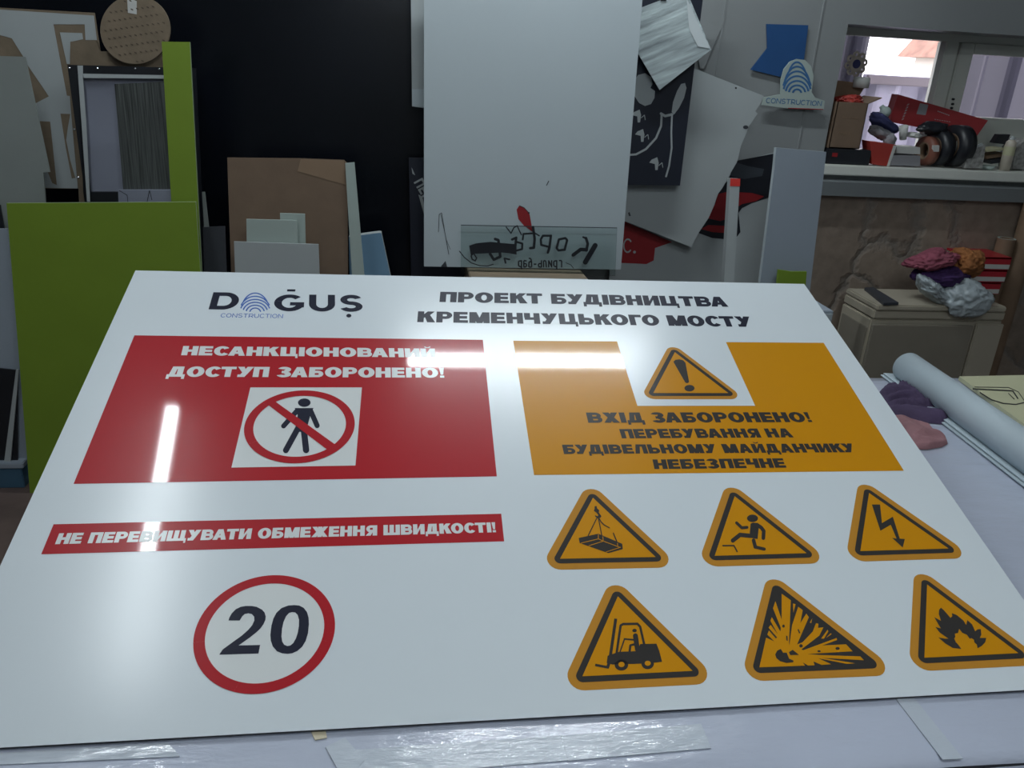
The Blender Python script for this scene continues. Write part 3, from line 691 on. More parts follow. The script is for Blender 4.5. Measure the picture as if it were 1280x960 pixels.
# on the table at the right: rags, vinyl roll, yellow board
Z = HT - .0055
px = lambda pts, z=Z, off=(0, 0), sc=1.: [onZ(off[0] + p[0] / sc, off[1] + p[1] / sc, z) for p in pts]
KR = dict(off=(1080, 430), sc=5.647)
tag(rag('cleaning_rag', px([(95, 355), (150, 305), (222, 330), (250, 250), (325, 262), (470, 375), (560, 480), (600, 555), (560, 568), (440, 555), (180, 500)], **KR), .026, m_rag1, 3, 7), 'plum purple rag lying on the table beside the sign', 'rag', 'rags on the table')
tag(rag('cleaning_rag', px([(180, 525), (250, 520), (400, 545), (460, 565), (520, 640), (580, 670), (592, 705), (550, 728), (450, 745), (345, 745)], **KR), .022, m_rag2, 8, 7), 'dusty rose rag lying in front of the purple rag', 'rag', 'rags on the table')
rz = Z + .041
ra = onZ(1134, 458.5, rz); rb = onZ(1300, 577, rz)
vr = thing('vinyl_roll', 'thick white vinyl roll lying across the right of the table', 'roll', (ra.x, ra.y, Z))
d = (rb - ra); rb = ra + d * 1.25; R0 = .041
bm = bmesh.new(); add_cyl(bm, Vector((0, 0, R0)), Vector((0, 0, R0)) + (rb - ra), R0, seg=48); o = link('roll', bm_mesh('roll', bm), m_vinyl, vr)
for p in o.data.polygons: p.use_smooth = len(p.vertices) == 4
dn = d.normalized(); sd_ = Vector((dn.y, -dn.x, 0)); sd_ = sd_ if sd_.dot(Vector((-1, -1, 0))) > 0 else -sd_
cyl('core', Vector((0, 0, R0)) - dn * .003, Vector((0, 0, R0)) + dn * .05, .018, m_vinyle, vr)
for k, (a, b, z0) in enumerate(((.030, .046, .007), (.046, .053, .002))):
    bm = bmesh.new(); ln = (rb - ra).length; q0 = -.03
    vs = [sd_ * (-.005) + dn * q0 + Vector((0, 0, z0)), sd_ * b + dn * q0 + Vector((0, 0, z0)), sd_ * b + dn * ln + Vector((0, 0, z0)), sd_ * (-.005) + dn * ln + Vector((0, 0, z0))]
    vv = [bm.verts.new(v) for v in vs]; v2 = [bm.verts.new(v + Vector((0, 0, .0022))) for v in vs]
    bm.faces.new(vv[::-1]); bm.faces.new(v2)
    for i in range(4): bm.faces.new((vv[i], vv[(i + 1) % 4], v2[(i + 1) % 4], v2[i]))
    link('loose_edge', bm_mesh('loose_edge', bm), m_vinyl, vr)
yb = px([(1199, 470.5), (1290, 468.5), (1340, 545), (1302, 546)], Z + .012)
c0 = sum(yb, Vector()) / 4
y_ = thing('yellow_board', 'pale yellow board with routed handle outline behind the white roll', 'board', (c0.x, c0.y, Z))
bm = bmesh.new(); add_prism(bm, [[(p.x - c0.x, p.y - c0.y) for p in yb]], 0.001, .012); link('sheet', bm_mesh('sheet', bm), m_ply, y_)
yl = lambda pts, w: [[[(onZ(1080 + p[0] / 5.647, 430 + p[1] / 5.647, Z + .012).x - c0.x, onZ(1080 + p[0] / 5.647, 430 + p[1] / 5.647, Z + .012).y - c0.y) for p in l] for l in lo] for lo in stroke(pts, w)]
link('routed_outline', flat_mesh('routed_outline', yl([(770, 318), (1050, 332), (1085, 385)], 9) + yl([(780, 305), (1020, 308), (1090, 340), (1130, 400)], 5) + yl([(820, 345), (900, 395), (980, 420), (1070, 428), (1140, 412)], 8) + yl([(1020, 350), (1060, 390)], 6), .0125), m_rubber, y_)

# ================================================================== SHEETS ALONG THE BACK WALL, LEFT
b = board('acrylic_sheet', 'huge black glossy sheet standing against the back wall', 'panel', [(-160, 600), (-160, -140), (541, -140), (541, 600)], 3.27, m_blk, .012)
# paper-faced sheet with letters cut out
b = board('cutout_sheet', 'brown paper-faced sheet with grey vinyl and cut-out letter shapes', 'sheet', [(-60, 235), (-60, 8), (0, 9.5), (118, 16), (125, 63), (97, 236)], 3.10, m_kraft, .006, floor=False, parts=True)
s4 = lambda pts: [(p[0] / 4, p[1] / 4) for p in pts]
decal(b, 'vinyl_layer', [[s4([(-230, 48), (0, 48), (470, 78), (485, 200), (428, 200), (424, 122), (268, 122), (335, 478), (350, 480), (352, 518), (390, 942), (-230, 930)]),
      s4([(-20, 170), (60, 192), (118, 285), (0, 280)]), s4([(135, 320), (245, 482), (172, 520)])],
      [s4([(300, 162), (412, 166), (416, 196), (352, 210), (350, 320), (335, 320)])]], m_panel2, .0012)
for q in ([(303, 568), (352, 570), (340, 640), (332, 700), (352, 800), (378, 890), (360, 892), (330, 740)], [(190, 605), (252, 608), (285, 925), (262, 915), (240, 860), (205, 862)]):
    decal(b, 'cutout_letter', [[s4(q)]], m_kraft, .0018)
b = board('kraft_board', 'brown paper-faced board behind the top of the black frame', 'board', [(96, 200), (88, 52), (120, 50), (125, 64), (212, 65), (214, 200)], 3.045, m_kraft, .01)
b = board('round_board', 'round brown paper-masked disc standing above the black frame', 'disc', ell(168.8, 37, 43.5, 43, 64), 3.005, m_kraft, .012, floor=False, parts=True, partname='disc')
decal(b, 'label_strip', [[[(158, -20), (171, -20), (171, 18), (160, 16)]]], m_paper)
dash = []
for r in range(9):
    for k in range(13):
        x = 128 + k * 6.6 + (r % 2) * 2; y = -8 + r * 11 + (3 if 0 else 0) - k * .9 + 12
        if (x + 2 - 168.8) ** 2 + (y - 37) ** 2 < 39 ** 2: dash.append([[(x, y), (x + 3.2, y + 1), (x + 3.8, y + 2.9), (x + .9, y + 1.9)]])
decal(b, 'printed_marks', dash, M('mark_brown', (.10, .075, .05), .7))

# black light-box frame
b = board('light_box', 'black light box frame with small bright rivets and white inner lip', 'frame', [(118, 330), (84, 81), (240, 85), (252, 330)], 2.95, m_dark, .06, holes=[[(104, 240), (97, 92), (229, 95), (240, 240)]], parts=True, partname='frame')
decal(b, 'back_panel', [[[(102, 242), (96, 90), (231, 93), (242, 242)]]], m_lav, -.02)
decal(b, 'inner_lip', [[[(104, 92), (205, 94), (229, 95), (229, 98.5), (105, 97.5)]], [[(97, 82), (104, 82), (104, 97), (108, 150), (113, 252), (109, 252)]]], m_foam, .002)
fr = b['fr']; bm = bmesh.new()
for q in ((87, 85), (122, 85.3), (169, 86), (199, 86.5), (93, 162), (97.5, 222)):
    x, y = fr.loc(*q); bm2 = bmesh.new()
    add_lathe(bm2, [(.0001, .004), (.003, .003), (.004, 0)], (x - b['off'][0], y - b['off'][1], 0), seg=12)
    link('rivet', bm_mesh('rivet', bm2, True), m_chrome, b['o'])
# woodgrain offcut inside it, standing on a white board
b = board('woodgrain_board', 'dark grey woodgrain board standing inside the black frame', 'board', [(154, 237), (143, 105), (205, 102), (225, 102), (230, 237)], 2.925, m_wood, .01, floor=False)
b = board('marked_board', 'pale board with pencil marks under the woodgrain board', 'board', [(150, 300), (147.5, 237.6), (230, 237.6), (232, 300)], 2.905, m_lav, .02, parts=True)
decal(b, 'pencil_mark', stroke([(184, 252), (187, 238), (190, 250)], .8, 0), m_dark)
decal(b, 'pencil_mark', stroke([(160, 253), (159, 244), (149, 238)], .7, 0), m_dark)
# greens
b = board('green_strip', 'tall narrow lime green board rising behind the big green board', 'board', [(217, 300), (202, 52), (237, 52.5), (252, 340)], 2.855, m_green, .012, edge=m_greend)
b = board('green_board', 'big lime green board standing on the floor left of the table', 'board', [(37, 611), (8, 254), (244.5, 252.5), (250, 335)], 2.80, m_green, .012, edge=m_greend)
b = board('pale_sheet', 'pale grey sheet leaning at the far left of the photo', 'sheet', [(80, 564), (54, 216), (62, 215), (31, 71), (0, 70), (-60, 70), (-50, 564)], 2.92, m_pale, .008, floor=False)
b = board('grey_board', 'narrow blue-grey board edge against the left of the big green board', 'board', [(36, 573), (9, 286), (-40, 286), (-60, 573)], 2.87, m_bluegrey, .01, lean=.05, floor=False)
b = board('dark_offcut', 'black offcut at the far left beside the grey board', 'board', [(6, 292), (0, 256), (-30, 256), (-30, 570)], 2.90, m_dark, .006, floor=False)
b = board('wooden_batten', 'thin white batten leaning diagonally in the dark gap', 'batten', [(5, 578), (20, 462), (23.5, 462), (13, 578)], 2.845, m_foam, .006, floor=False)
b = board('dark_sheet', 'black sheet standing low at the far left by the floor', 'sheet', [(22, 578), (22, 463), (-50, 455), (-50, 578)], 2.855, m_dark, .006, floor=False)
pz = onY(15, 579, 2.835)
t = thing('plinth', 'low blue box on the floor under the far left boards', 'box', (-1.62, 2.965, 0))
box('body', (0, 0, pz.z / 2 - .012), (.5 + .04, .25, pz.z - .024), m_plinth, t)
box('lid', (0, 0, pz.z - .012), (.56, .26, .022), m_bluegrey, t)

# middle left
b = board('dark_board', 'dark grey board in the gap right of the big green board', 'board', [(255, 340), (253.5, 284), (281, 283), (283, 340)], 2.93, m_darkg, .008)
b = board('grey_sliver', 'thin grey strip leaning just right of the lime strip', 'strip', [(255, 284), (252.5, 240), (256, 240), (261, 284)], 2.97, m_pale, .006)
b = board('cardboard_sheet', 'large brown cardboard sheet standing before the black panel', 'cardboard', [(289, 345), (284, 197), (376, 198), (430, 200), (434, 204), (435, 345)], 2.96, m_card, .007, parts=True)
decal(b, 'packing_tape', [[[(376, 198.5), (430, 200.5), (432, 231), (372, 214)]]], m_cardl)
b = board('blue_foam_board', 'light blue foam board with white edge right of the cardboard', 'board', [(437, 345), (436, 296), (474, 291), (476.5, 291.5), (488, 345)], 2.975, m_bluef, .05, edge=m_foam)
b = board('white_strip', 'narrow white strip leaning between cardboard and blue board', 'strip', [(440, 345), (431.5, 204), (443, 203), (455.5, 345)], 2.90, m_foamg, .01)
b = board('white_foam_board', 'pale offcut peeking out highest behind the two white offcuts', 'offcut', [(352, 345), (350, 266.5), (381, 267.5), (383, 345)], 2.875, m_foamg, .008, group='white offcuts before the cardboard')
b = board('white_foam_board', 'pale greenish offcut between the front one and the highest one', 'offcut', [(309, 345), (308, 274), (371, 275.5), (373, 345)], 2.86, m_foamg, .008, group='white offcuts before the cardboard')
b = board('white_foam_board', 'widest white offcut in front, before the cardboard', 'offcut', [(294, 345), (292.5, 302), (398, 305.5), (399.5, 345)], 2.845, m_foam, .008, group='white offcuts before the cardboard')

# black lettered sign peeping out behind the big white panel
b = board('lettered_black_board', 'black board with white slanted lettering behind the big white panel', 'board', [(514, 345), (511, 197), (600, 198), (600, 345)], 3.19, m_navyb, .008, parts=True)
fr = b['fr']
def tl(s, G, BL, TL, BR, fr, **k): return text_on(s, G, fr.loc(*BL), fr.loc(*TL), fr.loc(*BR), **k)
decal(b, 'lettering', tl('ПЕР', MED, (517, 228), (528, 222), (531, 252), fr, sp=.16), m_foam, raw=True)
decal(b, 'swoosh', [[[(514.5, 209), (519, 219), (515.5, 217)]], [[(523, 243), (528, 246), (530, 256), (534, 280), (530, 268)]]], m_foam)
b = board('strip_panel', 'pale grey strip with lower tab beside the top of the white panel', 'panel', [(515, 133), (513, -60), (545, -60), (545, 137)], 3.17, m_panel2, .006, floor=False, parts=True)
decal(b, 'cover_tab', [[[(515, 111.5), (545, 111.5), (545, 136.5), (515.2, 132.5)]]], m_panel)
# the big white panel stands on a taped carton, a clear plate in front
wp = board('large_white_panel', 'tall white panel standing on a carton in the middle', 'panel', [(530, 333), (530, -120), (812, -120), (803, 0), (776, 337)], 3.02, m_panel, .01, floor=False, parts=True)
decal(wp, 'scratches', stroke([(548, 290), (549, 268), (552, 266), (556, 290), (561, 318)], .7, 0) + stroke([(551, 268), (558, 300), (563, 312)], .5, 0) + [[[(551, 333), (557, 326), (559, 334)]]] + stroke([(683, 232), (686, 226)], 1.2, 0), m_darkg)
decal(wp, 'red_leaf', [[s] for s in ([(645.7, 262), (649, 257), (656, 260), (662, 268), (664, 279), (666, 290), (655, 282), (648, 274)],)], m_rag_r)
decal(wp, 'leaf_outline', stroke([(649, 257), (655, 259.5), (661, 266)], .9, 0) + [[ell(661, 266.2, 1.2, 1.2, 10)]], m_dark, .001)
zb_ = (wp['fr'].P + wp['fr'].V * wp['off'][1]).z
cb = thing('carton', 'taped brown carton under the tall white panel', 'carton', ((onY(592, 340, 2.84).x + onY(742, 342, 2.84).x) / 2, 3.0, 0))
wd = onY(742, 342, 2.9).x - onY(592, 340, 2.9).x
box('body', (0, 0, (zb_ - .002) / 2), (wd, .34, zb_ - .002), m_kraft, cb)
box('tape_strip', (0, -.1, zb_ - .0015), (wd * .98, .05, .002), m_tape, cb, 0)
ap = board('clear_plate', 'clear acrylic plate with mirrored black lettering before the white panel', 'plate', [(576, 343), (576, 281), (771.5, 284.5), (769, 345)], 2.965, m_acry, .004, floor=False, parts=True, partname='plate')
fr = ap['fr']
# lettering cut for the other side, so it reads backwards from here
KA = dict(off=(570, 240), sc=5.818)
pa = lambda pts: [(570 + p[0] / 5.818, 240 + p[1] / 5.818) for p in pts]
pas = lambda pts, w, r=0: stroke(pa(pts), w / 5.818, r)
def pen(pts, w): return pas(pts, w, 1)
decal(ap, 'letter', pen([(1012, 388), (940, 510)], 36) + pen([(945, 335), (958, 375), (948, 425)], 20) + pen([(925, 328), (950, 340)], 14) + pen([(948, 420), (905, 418), (852, 458)], 26), m_dark, .0006)
decal(ap, 'letter', pen([(748, 345), (795, 335), (808, 350), (790, 420), (745, 425), (732, 408), (748, 345)], 17), m_dark, .0006)
decal(ap, 'letter', pen([(690, 318), (680, 400), (668, 440)], 18) + pen([(686, 318), (632, 318), (616, 345), (620, 385), (672, 398)], 16), m_dark, .0006)
decal(ap, 'letter', pen([(560, 255), (572, 340), (566, 405), (540, 408)], 19) + pen([(560, 300), (490, 305), (485, 345)], 13), m_dark, .0006)
decal(ap, 'letter', pen([(408, 345), (438, 332), (428, 425)], 18) + pen([(438, 362), (482, 375), (480, 415), (432, 428)], 15), m_dark, .0006)
decal(ap, 'letter', pen([(285, 342), (308, 350), (322, 470), (275, 492), (248, 450)], 20) + pen([(360, 515), (352, 482), (388, 490)], 13), m_dark, .0006)
sm = []
def low(x0, wd, kind):
    """small lower-case letters, written backwards"""
    S_ = lambda pts, w=10: pas([(x0 + p[0] * wd, 548 - p[1] * 52) for p in pts], w)
    R_ = {'р': [[(.9, -.25), (.9, 1)], [(.9, .95), (.1, .85), (.1, .2), (.9, .05)]], 'а': [[(.15, 0), (.15, .95), (.9, .9)], [(.15, .05), (.85, .1), (.85, .5), (.15, .55)]],
          'б': [[(.1, .05), (.9, .05), (.85, .75), (.2, .8), (.1, .05)], [(.85, .75), (.7, 1.2), (.1, 1.3)]], '-': [[(.1, .45), (.9, .45)]],
          'ь': [[(.9, 0), (.9, 1)], [(.9, .02), (.1, .1), (.1, .5), (.9, .55)]], 'л': [[(.1, 0), (.1, .95), (.7, .9), (.85, 0)]],
          'и': [[(.1, 0), (.1, 1)], [(.9, 0), (.9, 1)], [(.1, .95), (.9, .1)]], 'г': [[(.85, 0), (.85, .95), (.1, .95)]]}[kind]
    return [q for l in R_ for q in S_(l)]
x0 = 452
for ch in 'раб-ьлирг':
    wd_ = 30 if ch == '-' else 33
    sm += low(x0, wd_ - 6, ch); x0 += wd_ + 4
decal(ap, 'small_lettering', sm, m_dark, .0006)
decal(ap, 'knife_drawing', [[pa([(95, 390), (150, 372), (250, 362), (330, 370), (440, 380), (440, 455), (380, 445), (330, 440), (240, 445), (130, 450), (110, 470)])]] + pas([(130, 450), (150, 480), (140, 500), (118, 490), (110, 465)], 10, 1), m_dark, .0006)
for q, w_ in (([(25, 430), (60, 475), (110, 515), (170, 535), (230, 538), (270, 525)], 7), ([(365, 255), (400, 300), (420, 260), (445, 245), (460, 280), (475, 310)], 9), ([(560, 290), (605, 318)], 10), ([(800, 515), (835, 530), (855, 555)], 5)):
    decal(ap, 'flourish', pas(q, w_, 1), m_dark, .0006)
decal(ap, 'plate_edge', stroke([(576, 281.4), (771.3, 284.9)], 1.0, 0), m_darkg, .0005)

# ================================================================== SHEETS ALONG THE BACK WALL, RIGHT
s4o = lambda pts, ox, oy: [(ox + p[0] / 4, oy + p[1] / 4) for p in pts]
# printed board with black and red picture and red plate
pb_ = board('printed_board', 'off-white board with torn black and red print behind the stick', 'board', [(762, 352), (762, 230), (905, 205), (921, 202), (969, 191), (963, 246), (958, 352)], 3.33, m_panel2, .008, parts=True)
pic = s4o([(520, 180), (560, 88), (570, 82), (755, 47), (760, 47), (728, 266), (640, 295), (590, 320), (572, 345), (582, 440), (562, 466), (512, 476), (440, 470), (372, 445), (380, 420), (420, 360), (455, 290), (480, 225)], 780, 180)
decal(pb_, 'black_print', [[pic]], m_rag_b, .0008)
decal(pb_, 'red_print', [[s4o([(470, 250), (520, 238), (640, 245), (700, 262), (660, 285), (590, 300), (560, 320), (550, 365), (480, 385), (420, 372), (425, 350), (455, 300)], 780, 180)], [s4o([(385, 425), (420, 405), (520, 410), (515, 445), (440, 440)], 780, 180)]], m_rag_r, .0012)
decal(pb_, 'grey_print', [[s4o([(528, 130), (560, 92), (620, 110), (700, 125), (690, 160), (600, 175), (535, 160)], 780, 180)]], m_slate, .0016)
decal(pb_, 'red_plate', [[s4o([(-60, 370), (0, 386), (240, 490), (155, 520), (148, 582), (112, 600), (-60, 592)], 780, 180)]], m_rag_r, .0012)
decal(pb_, 'plate_lettering', tl('С', LIGHT, (778.5, 315.5), (779.2, 298), (788.8, 316), pb_['fr']), m_foam, .0018, raw=True)
decal(pb_, 'full_stop', [[ell(793, 315, 1.8, 1.8, 14)]], m_foam, .0018)
# wide grey board with torn right edge
tb_ = board('torn_board', 'tilted light grey board with a ragged torn right edge', 'board', [(864, 309), (770, 272), (770, 80), (867, 85), (912, 103), (955, 120), (949, 132), (944, 139), (947, 142), (936, 158), (933, 166), (926, 183), (923, 196), (921, 203), (914, 215), (911, 221), (903, 235), (897, 243), (893, 256), (886, 272), (880, 281), (874, 290)], 3.27, m_panel2, .006, lean=.04, floor=False, parts=True)
decal(tb_, 'nail', [[ell(919.8, 110, 1.2, 1.2, 10)]], m_dark)
decal(tb_, 'dent', [[ell(932, 159, 3.4, 2.4, 10)], [[(785, 266), (787, 265), (788.5, 270), (786, 270)]]], m_darkg)
# navy board with cut-outs
nb = board('navy_cutout_board', 'navy board with heart, spoon and mushroom cut-outs', 'board', [(770, 231), (790, -60), (886, -60), (868, 84), (850, 232)], 3.20, m_navyb, .006, floor=False, parts=True)
n4 = lambda pts: s4o(pts, 760, 0)
heart = n4([(150, 375), (185, 366), (215, 385), (222, 420), (212, 440), (235, 455), (232, 490), (215, 520), (185, 530), (155, 515), (132, 480), (128, 430), (135, 395)])
leafp = n4([(385, 415), (392, 440), (380, 490), (355, 540), (330, 572), (318, 560), (325, 510), (345, 455), (365, 420)])
decal(nb, 'heart_cutout', [[heart]], m_panel2)
decal(nb, 'spoon_cutout', [[leafp]] + stroke(n4([(320, 570), (316, 660), (318, 740), (305, 830), (290, 882)]), 2.2) + stroke(n4([(265, 568), (285, 580), (320, 572)]), 3.2), m_panel2)
decal(nb, 'curve_cutout', stroke(n4([(268, 575), (265, 630), (240, 690), (190, 745), (140, 772), (95, 775)]), 2.6) + stroke(n4([(112, 600), (108, 700), (106, 775)]), 1.6), m_panel2)
for dx, dy in ((0, 0), (17, 97), (88, 238)):
    decal(nb, 'mushroom_cutout', [[n4([(118 + dx, 575 + dy), (130 + dx, 560 + dy), (158 + dx, 548 + dy), (165 + dx, 575 + dy), (160 + dx, 612 + dy), (148 + dx, 612 + dy), (146 + dx, 582 + dy)])]] + stroke(n4([(165 + dx, 590 + dy), (182 + dx, 575 + dy), (186 + dx, 600 + dy)]), .9, 0), m_panel2)
# crinkled brushed sheet hung over it
fs = board('brushed_sheet', 'shiny brushed silver sheet hanging tilted over the navy board', 'sheet', [(824.5, 112.5), (784, 44), (800, 10), (858, -12), (889, 62)], 3.15, m_brush, .003, floor=False, parts=True)
decal(fs, 'peeled_corner', [[[(858, -2), (888, 61), (872, 58), (861, 36)]]], m_filmw, .002)
decal(fs, 'hanging_clip', [[[(824, -3), (832, -3), (833, 1.5), (826, 1.5)]]], m_dark, .003)
fs2 = board('clear_film', 'pale film sheet sticking out behind the brushed silver sheet', 'film', [(875, 85), (862, 20), (874, 23), (901, 36), (880, 86)], 3.36, m_wall, .002, floor=False)

# blue sheet, cut-out logo sign on the wall
bs = board('blue_sheet', 'dark blue plastic piece fixed on the grey wall', 'sheet', [(938, 87), (959, 60), (958, 30), (1010.5, 31.5), (1005, 75), (985, 97), (975, 96)], WY - .012, m_blue, .004, lean=0, floor=False)
ls = board('cutout_logo_sign', 'white cut-out sign with blue arcs and lettering on the wall', 'sign', n4([(770, 525), (778, 487), (862, 472), (864, 400), (880, 345), (910, 308), (945, 295), (985, 300), (1015, 330), (1028, 380), (1018, 460), (1035, 488), (1084, 504), (1078, 549), (900, 542)]), WY - .03, m_foamg, .006, lean=0, floor=False, parts=True, partname='plate')
arcs = []
for rx, ry, a0, a1 in ((62, 160, 222, 318), (74, 138, 208, 332), (78, 114, 200, 340), (74, 90, 194, 346), (62, 66, 190, 350), (46, 44, 188, 352), (26, 24, 186, 354)):
    arcs += arcband(945, 466, rx, ry, 10, 9, a0, a1, 18)
decal(ls, 'arcs', [[n4(l) for l in lo] for lo in arcs], m_bluet)
decal(ls, 'lettering', tl('CONSTRUCTION', LIGHT, *[(760 + p[0] / 4, p[1] / 4) for p in ((788, 514), (792, 489), (1066, 530))], ls['fr'], sp=.14), m_bluet, raw=True)
decal(ls, 'red_edge', [[n4([(900, 539), (1076, 545), (1076, 549), (900, 543)])]], m_rag_r)

# sticks and panels before it
st = board('white_stick', 'white square stick with red taped top leaning at the wall', 'stick', [(905, 352), (913, 223), (925, 223.5), (917.5, 353)], 3.0, m_foam, .03, lean=.08, parts=True, partname='stick')
decal(st, 'red_tape', [[[(912.9, 222.8), (925.2, 223.3), (924.8, 233), (912.4, 232.6)]]], m_redtip, .0012)
bp_ = board('blue_grey_panel', 'tall blue-grey panel leaning left of the stone wall', 'panel', [(950, 356), (968, 211), (970.5, 184.5), (1033, 190), (1013, 358)], 2.93, m_bluegrey, .02, edge=m_panel)
gb = board('green_offcut', 'small lime green offcut showing over the far sign corner', 'offcut', [(971, 358), (973, 337), (990, 339.5), (1008.5, 339.5), (1007, 359)], 2.86, m_green, .01)
wb = thing('grey_carton', 'pale grey carton on the floor between sign and heater', 'carton', (0, 0, 0))
c1 = onY(1046, 391, 2.6); c2 = onY(1000, 365, 2.85)
wb.location = (c1.x - .09, 2.72, 0)
box('body', (0, 0, c1.z / 2), (.18, .2, c1.z), m_bluegrey, wb)
box('lid_flap', (0, -.102, c1.z - .06), (.17, .003, .10), m_panel, wb, 0)

# ================================================================== HEATER AND WHAT STANDS ON IT
hb = 3.27; HZ = onY(1071.5, 360.3, hb).z      # lid top
hl = onZ(1096, 380.5, HZ); hr = onZ(1261, 384.5, HZ); hfy = (hl.y + hr.y) / 2
hx0, hx1 = hl.x, hr.x; hw = hx1 - hx0; hc = (hx0 + hx1) / 2
ht = thing('gas_heater', 'beige cabinet heater against the stone wall', 'heater', (hc, (hb + hfy) / 2, 0))
dep = hb - hfy
b1 = onY(1090, 399, hfy + .01); b2 = onY(1255, 402, hfy + .01); bx0 = b1.x - hc; bx1 = b2.x - hc
zc_ = (b1.z + b2.z) / 2
yf_ = -dep / 2 + .012
box('body', ((bx0 + bx1) / 2, .008, zc_ / 2 + .02), (bx1 - bx0, dep - .02, zc_ - .04), m_heat, ht, .006)
box('upper_band', ((bx0 + bx1) / 2, .004, zc_ + .022), (bx1 - bx0 - .004, dep - .012, .038), m_heat, ht, .005)
box('gap', (0, .01, (zc_ + .041 + HZ - .022) / 2), (hw - .06, dep - .05, HZ - .022 - zc_ - .041 + .004), m_heatb, ht, 0)  # solid near-black block, paints the shade in the gap under the lid
box('lid', (0, 0, HZ - .012), (hw, dep, .024), m_heat, ht, .005)
r1 = onY(1091, 405.5, hfy).x - hc; r2 = onY(1217, 407.5, hfy).x - hc; zr = onY(1150, 406.5, hfy).z
o = box('front_panel', ((r1 + r2) / 2, yf_ - .008, (zr + .08) / 2), (r2 - r1, .012, zr - .08), m_heatd, ht, .003)
box('control_panel', ((r2 + bx1) / 2 + .006, yf_ - .007, (zc_ + .06) / 2), (bx1 - r2 - .016, .012, zc_ - .08), m_heat, ht, .004)
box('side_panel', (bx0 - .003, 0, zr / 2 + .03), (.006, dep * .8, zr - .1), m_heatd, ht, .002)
for sx in (bx0 + .06, bx1 - .06):
    for sy in (-1, 1): box('foot', (sx, sy * dep * .35, .0105), (.05, .05, .021), m_rubber, ht, .003)
# dark plate on the lid
q = [onZ(1040 + a / 5.333, 340 + b_ / 5.333, HZ + .012) for a, b_ in ((218, 103), (275, 100), (445, 203), (345, 205))]
cq = sum(q, Vector()) / 4; bm = bmesh.new(); add_prism(bm, [[(p.x - cq.x, p.y - cq.y) for p in q]], .0005, .012)
o = link('dark_plate', bm_mesh('dark_plate', bm), m_darkg); o.location = (cq.x, cq.y, HZ); tag(o, 'flat dark grey plate lying on the heater lid', 'plate')
# red and white binders stacked at the back right of the lid
by0 = hfy + .20; xl_ = onY(1216, 378, by0).x; xr_ = onY(1244, 378, by0).x; bh = .055
for k, (dx, lab) in enumerate(((-.012, 'bottom binder of the red and white stack on the heater'), (.0, 'middle binder of the red and white stack on the heater'), (.004, 'topmost binder of the red and white stack on the heater'))):
    t = thing('ring_binder', lab, 'binder', ((xl_ + xr_) / 2 + dx, by0 + .11, HZ + k * (bh + .001)), group='red and white binders on the heater')
    ww = xr_ - xl_ + .09
    bm = bmesh.new(); add_box(bm, (-.03, 0, .003), (ww, .22, .006)); add_box(bm, (-.03, 0, bh - .004), (ww, .22, .008)); add_box(bm, (-.03, -.106, bh * .69), (ww, .008, bh * .55)); link('cover', bm_mesh('cover', bm), m_binder, t)
    box('label_band', (-.03, -.107, bh * .23), (ww * .99, .008, bh * .36), m_paper, t, 0)
    box('pages', (-.03, .004, bh / 2), (ww - .012, .205, bh - .016), m_paper, t, 0)
# plastic bag with cloths
yb0 = hfy + .05
def at(x, y, Y=yb0): return onY(x, y, Y)
p = at(1186, 364, yb0 - .02); sc_ = (at(1232, 364).x - at(1143, 364).x) / 2
bg_ = thing('plastic_bag', 'crumpled translucent grey plastic bag on the heater lid', 'bag', (p.x, yb0, HZ))
def drape(v):
    if v.z < .001 and v.y + yb0 > hfy - .008: v = Vector((v.x, v.y, .001 + (v.z * -.02)))
    return v
def rel(v): return (v.x - p.x, v.y - yb0, v.z - HZ)
crumple('bag_body', rel(at(1202, 373, yb0 - .01)), (sc_ * .70, .085, .078), m_bag, bg_, .22, 2.2, 2, post=drape)
crumple('bag_fold', rel(at(1165, 362, yb0 - .01)), (sc_ * .52, .05, .034), m_bag, bg_, .3, 2.4, 5, rot=.62, post=drape)
tag(crumple('folded_cloth', at(1176, 344, yb0 + .03), (sc_ * .66, .07, .045), m_cl_purple, None, .3, 2.2, 11), 'violet cloth stuffed into the plastic bag', 'cloth', 'cloths bundled on the heater')
tag(crumple('folded_cloth', at(1166, 325, yb0 + .03), (sc_ * .60, .07, .038), m_cl_pink, None, .35, 2.4, 21, rot=-.18), 'dusky pink cloth lying on top of the violet cloth', 'cloth', 'cloths bundled on the heater')
tag(crumple('folded_cloth', at(1207, 327, yb0 + .045), (sc_ * .42, .07, .056), m_cl_orange, None, .35, 2.3, 31), 'rust orange cloth beside the pink cloth', 'cloth', 'cloths bundled on the heater')
# cardboard tubes at the right
def tube(px0, py0, r_px, Y, label, lean_x=0.):
    top = onY(px0, py0, Y); r = r_px / F * (top - CAM).dot(CF)
    t = thing('cardboard_tube', label, 'tube', (top.x + lean_x, Y, 0), group='cardboard tubes beside the heater')
    bm = bmesh.new(); a = Vector((0, 0, .002)); b2_ = Vector((-lean_x, 0, top.z))
    add_cyl(bm, a, b2_, r, seg=32, caps=False); add_cyl(bm, a, b2_, r * .78, seg=32, caps=False)
    link('wall', bm_mesh('wall', bm, True), m_tube, t)
    bm = bmesh.new(); vo = [[bm.verts.new(b2_ + Vector((rr * math.cos(2 * math.pi * i / 32), rr * math.sin(2 * math.pi * i / 32), .0005))) for i in range(32)] for rr in (r, r * .78)]
    for i in range(32): bm.faces.new((vo[0][i], vo[0][(i + 1) % 32], vo[1][(i + 1) % 32], vo[1][i]))
    link('rim', bm_mesh('rim', bm), m_foamg, t)
tube(1258.5, 298, 10.5, 3.325, 'shorter cardboard tube standing right of the heater')
tube(1300, 235, 13, 3.32, 'taller cardboard tube at the right edge of the photo')

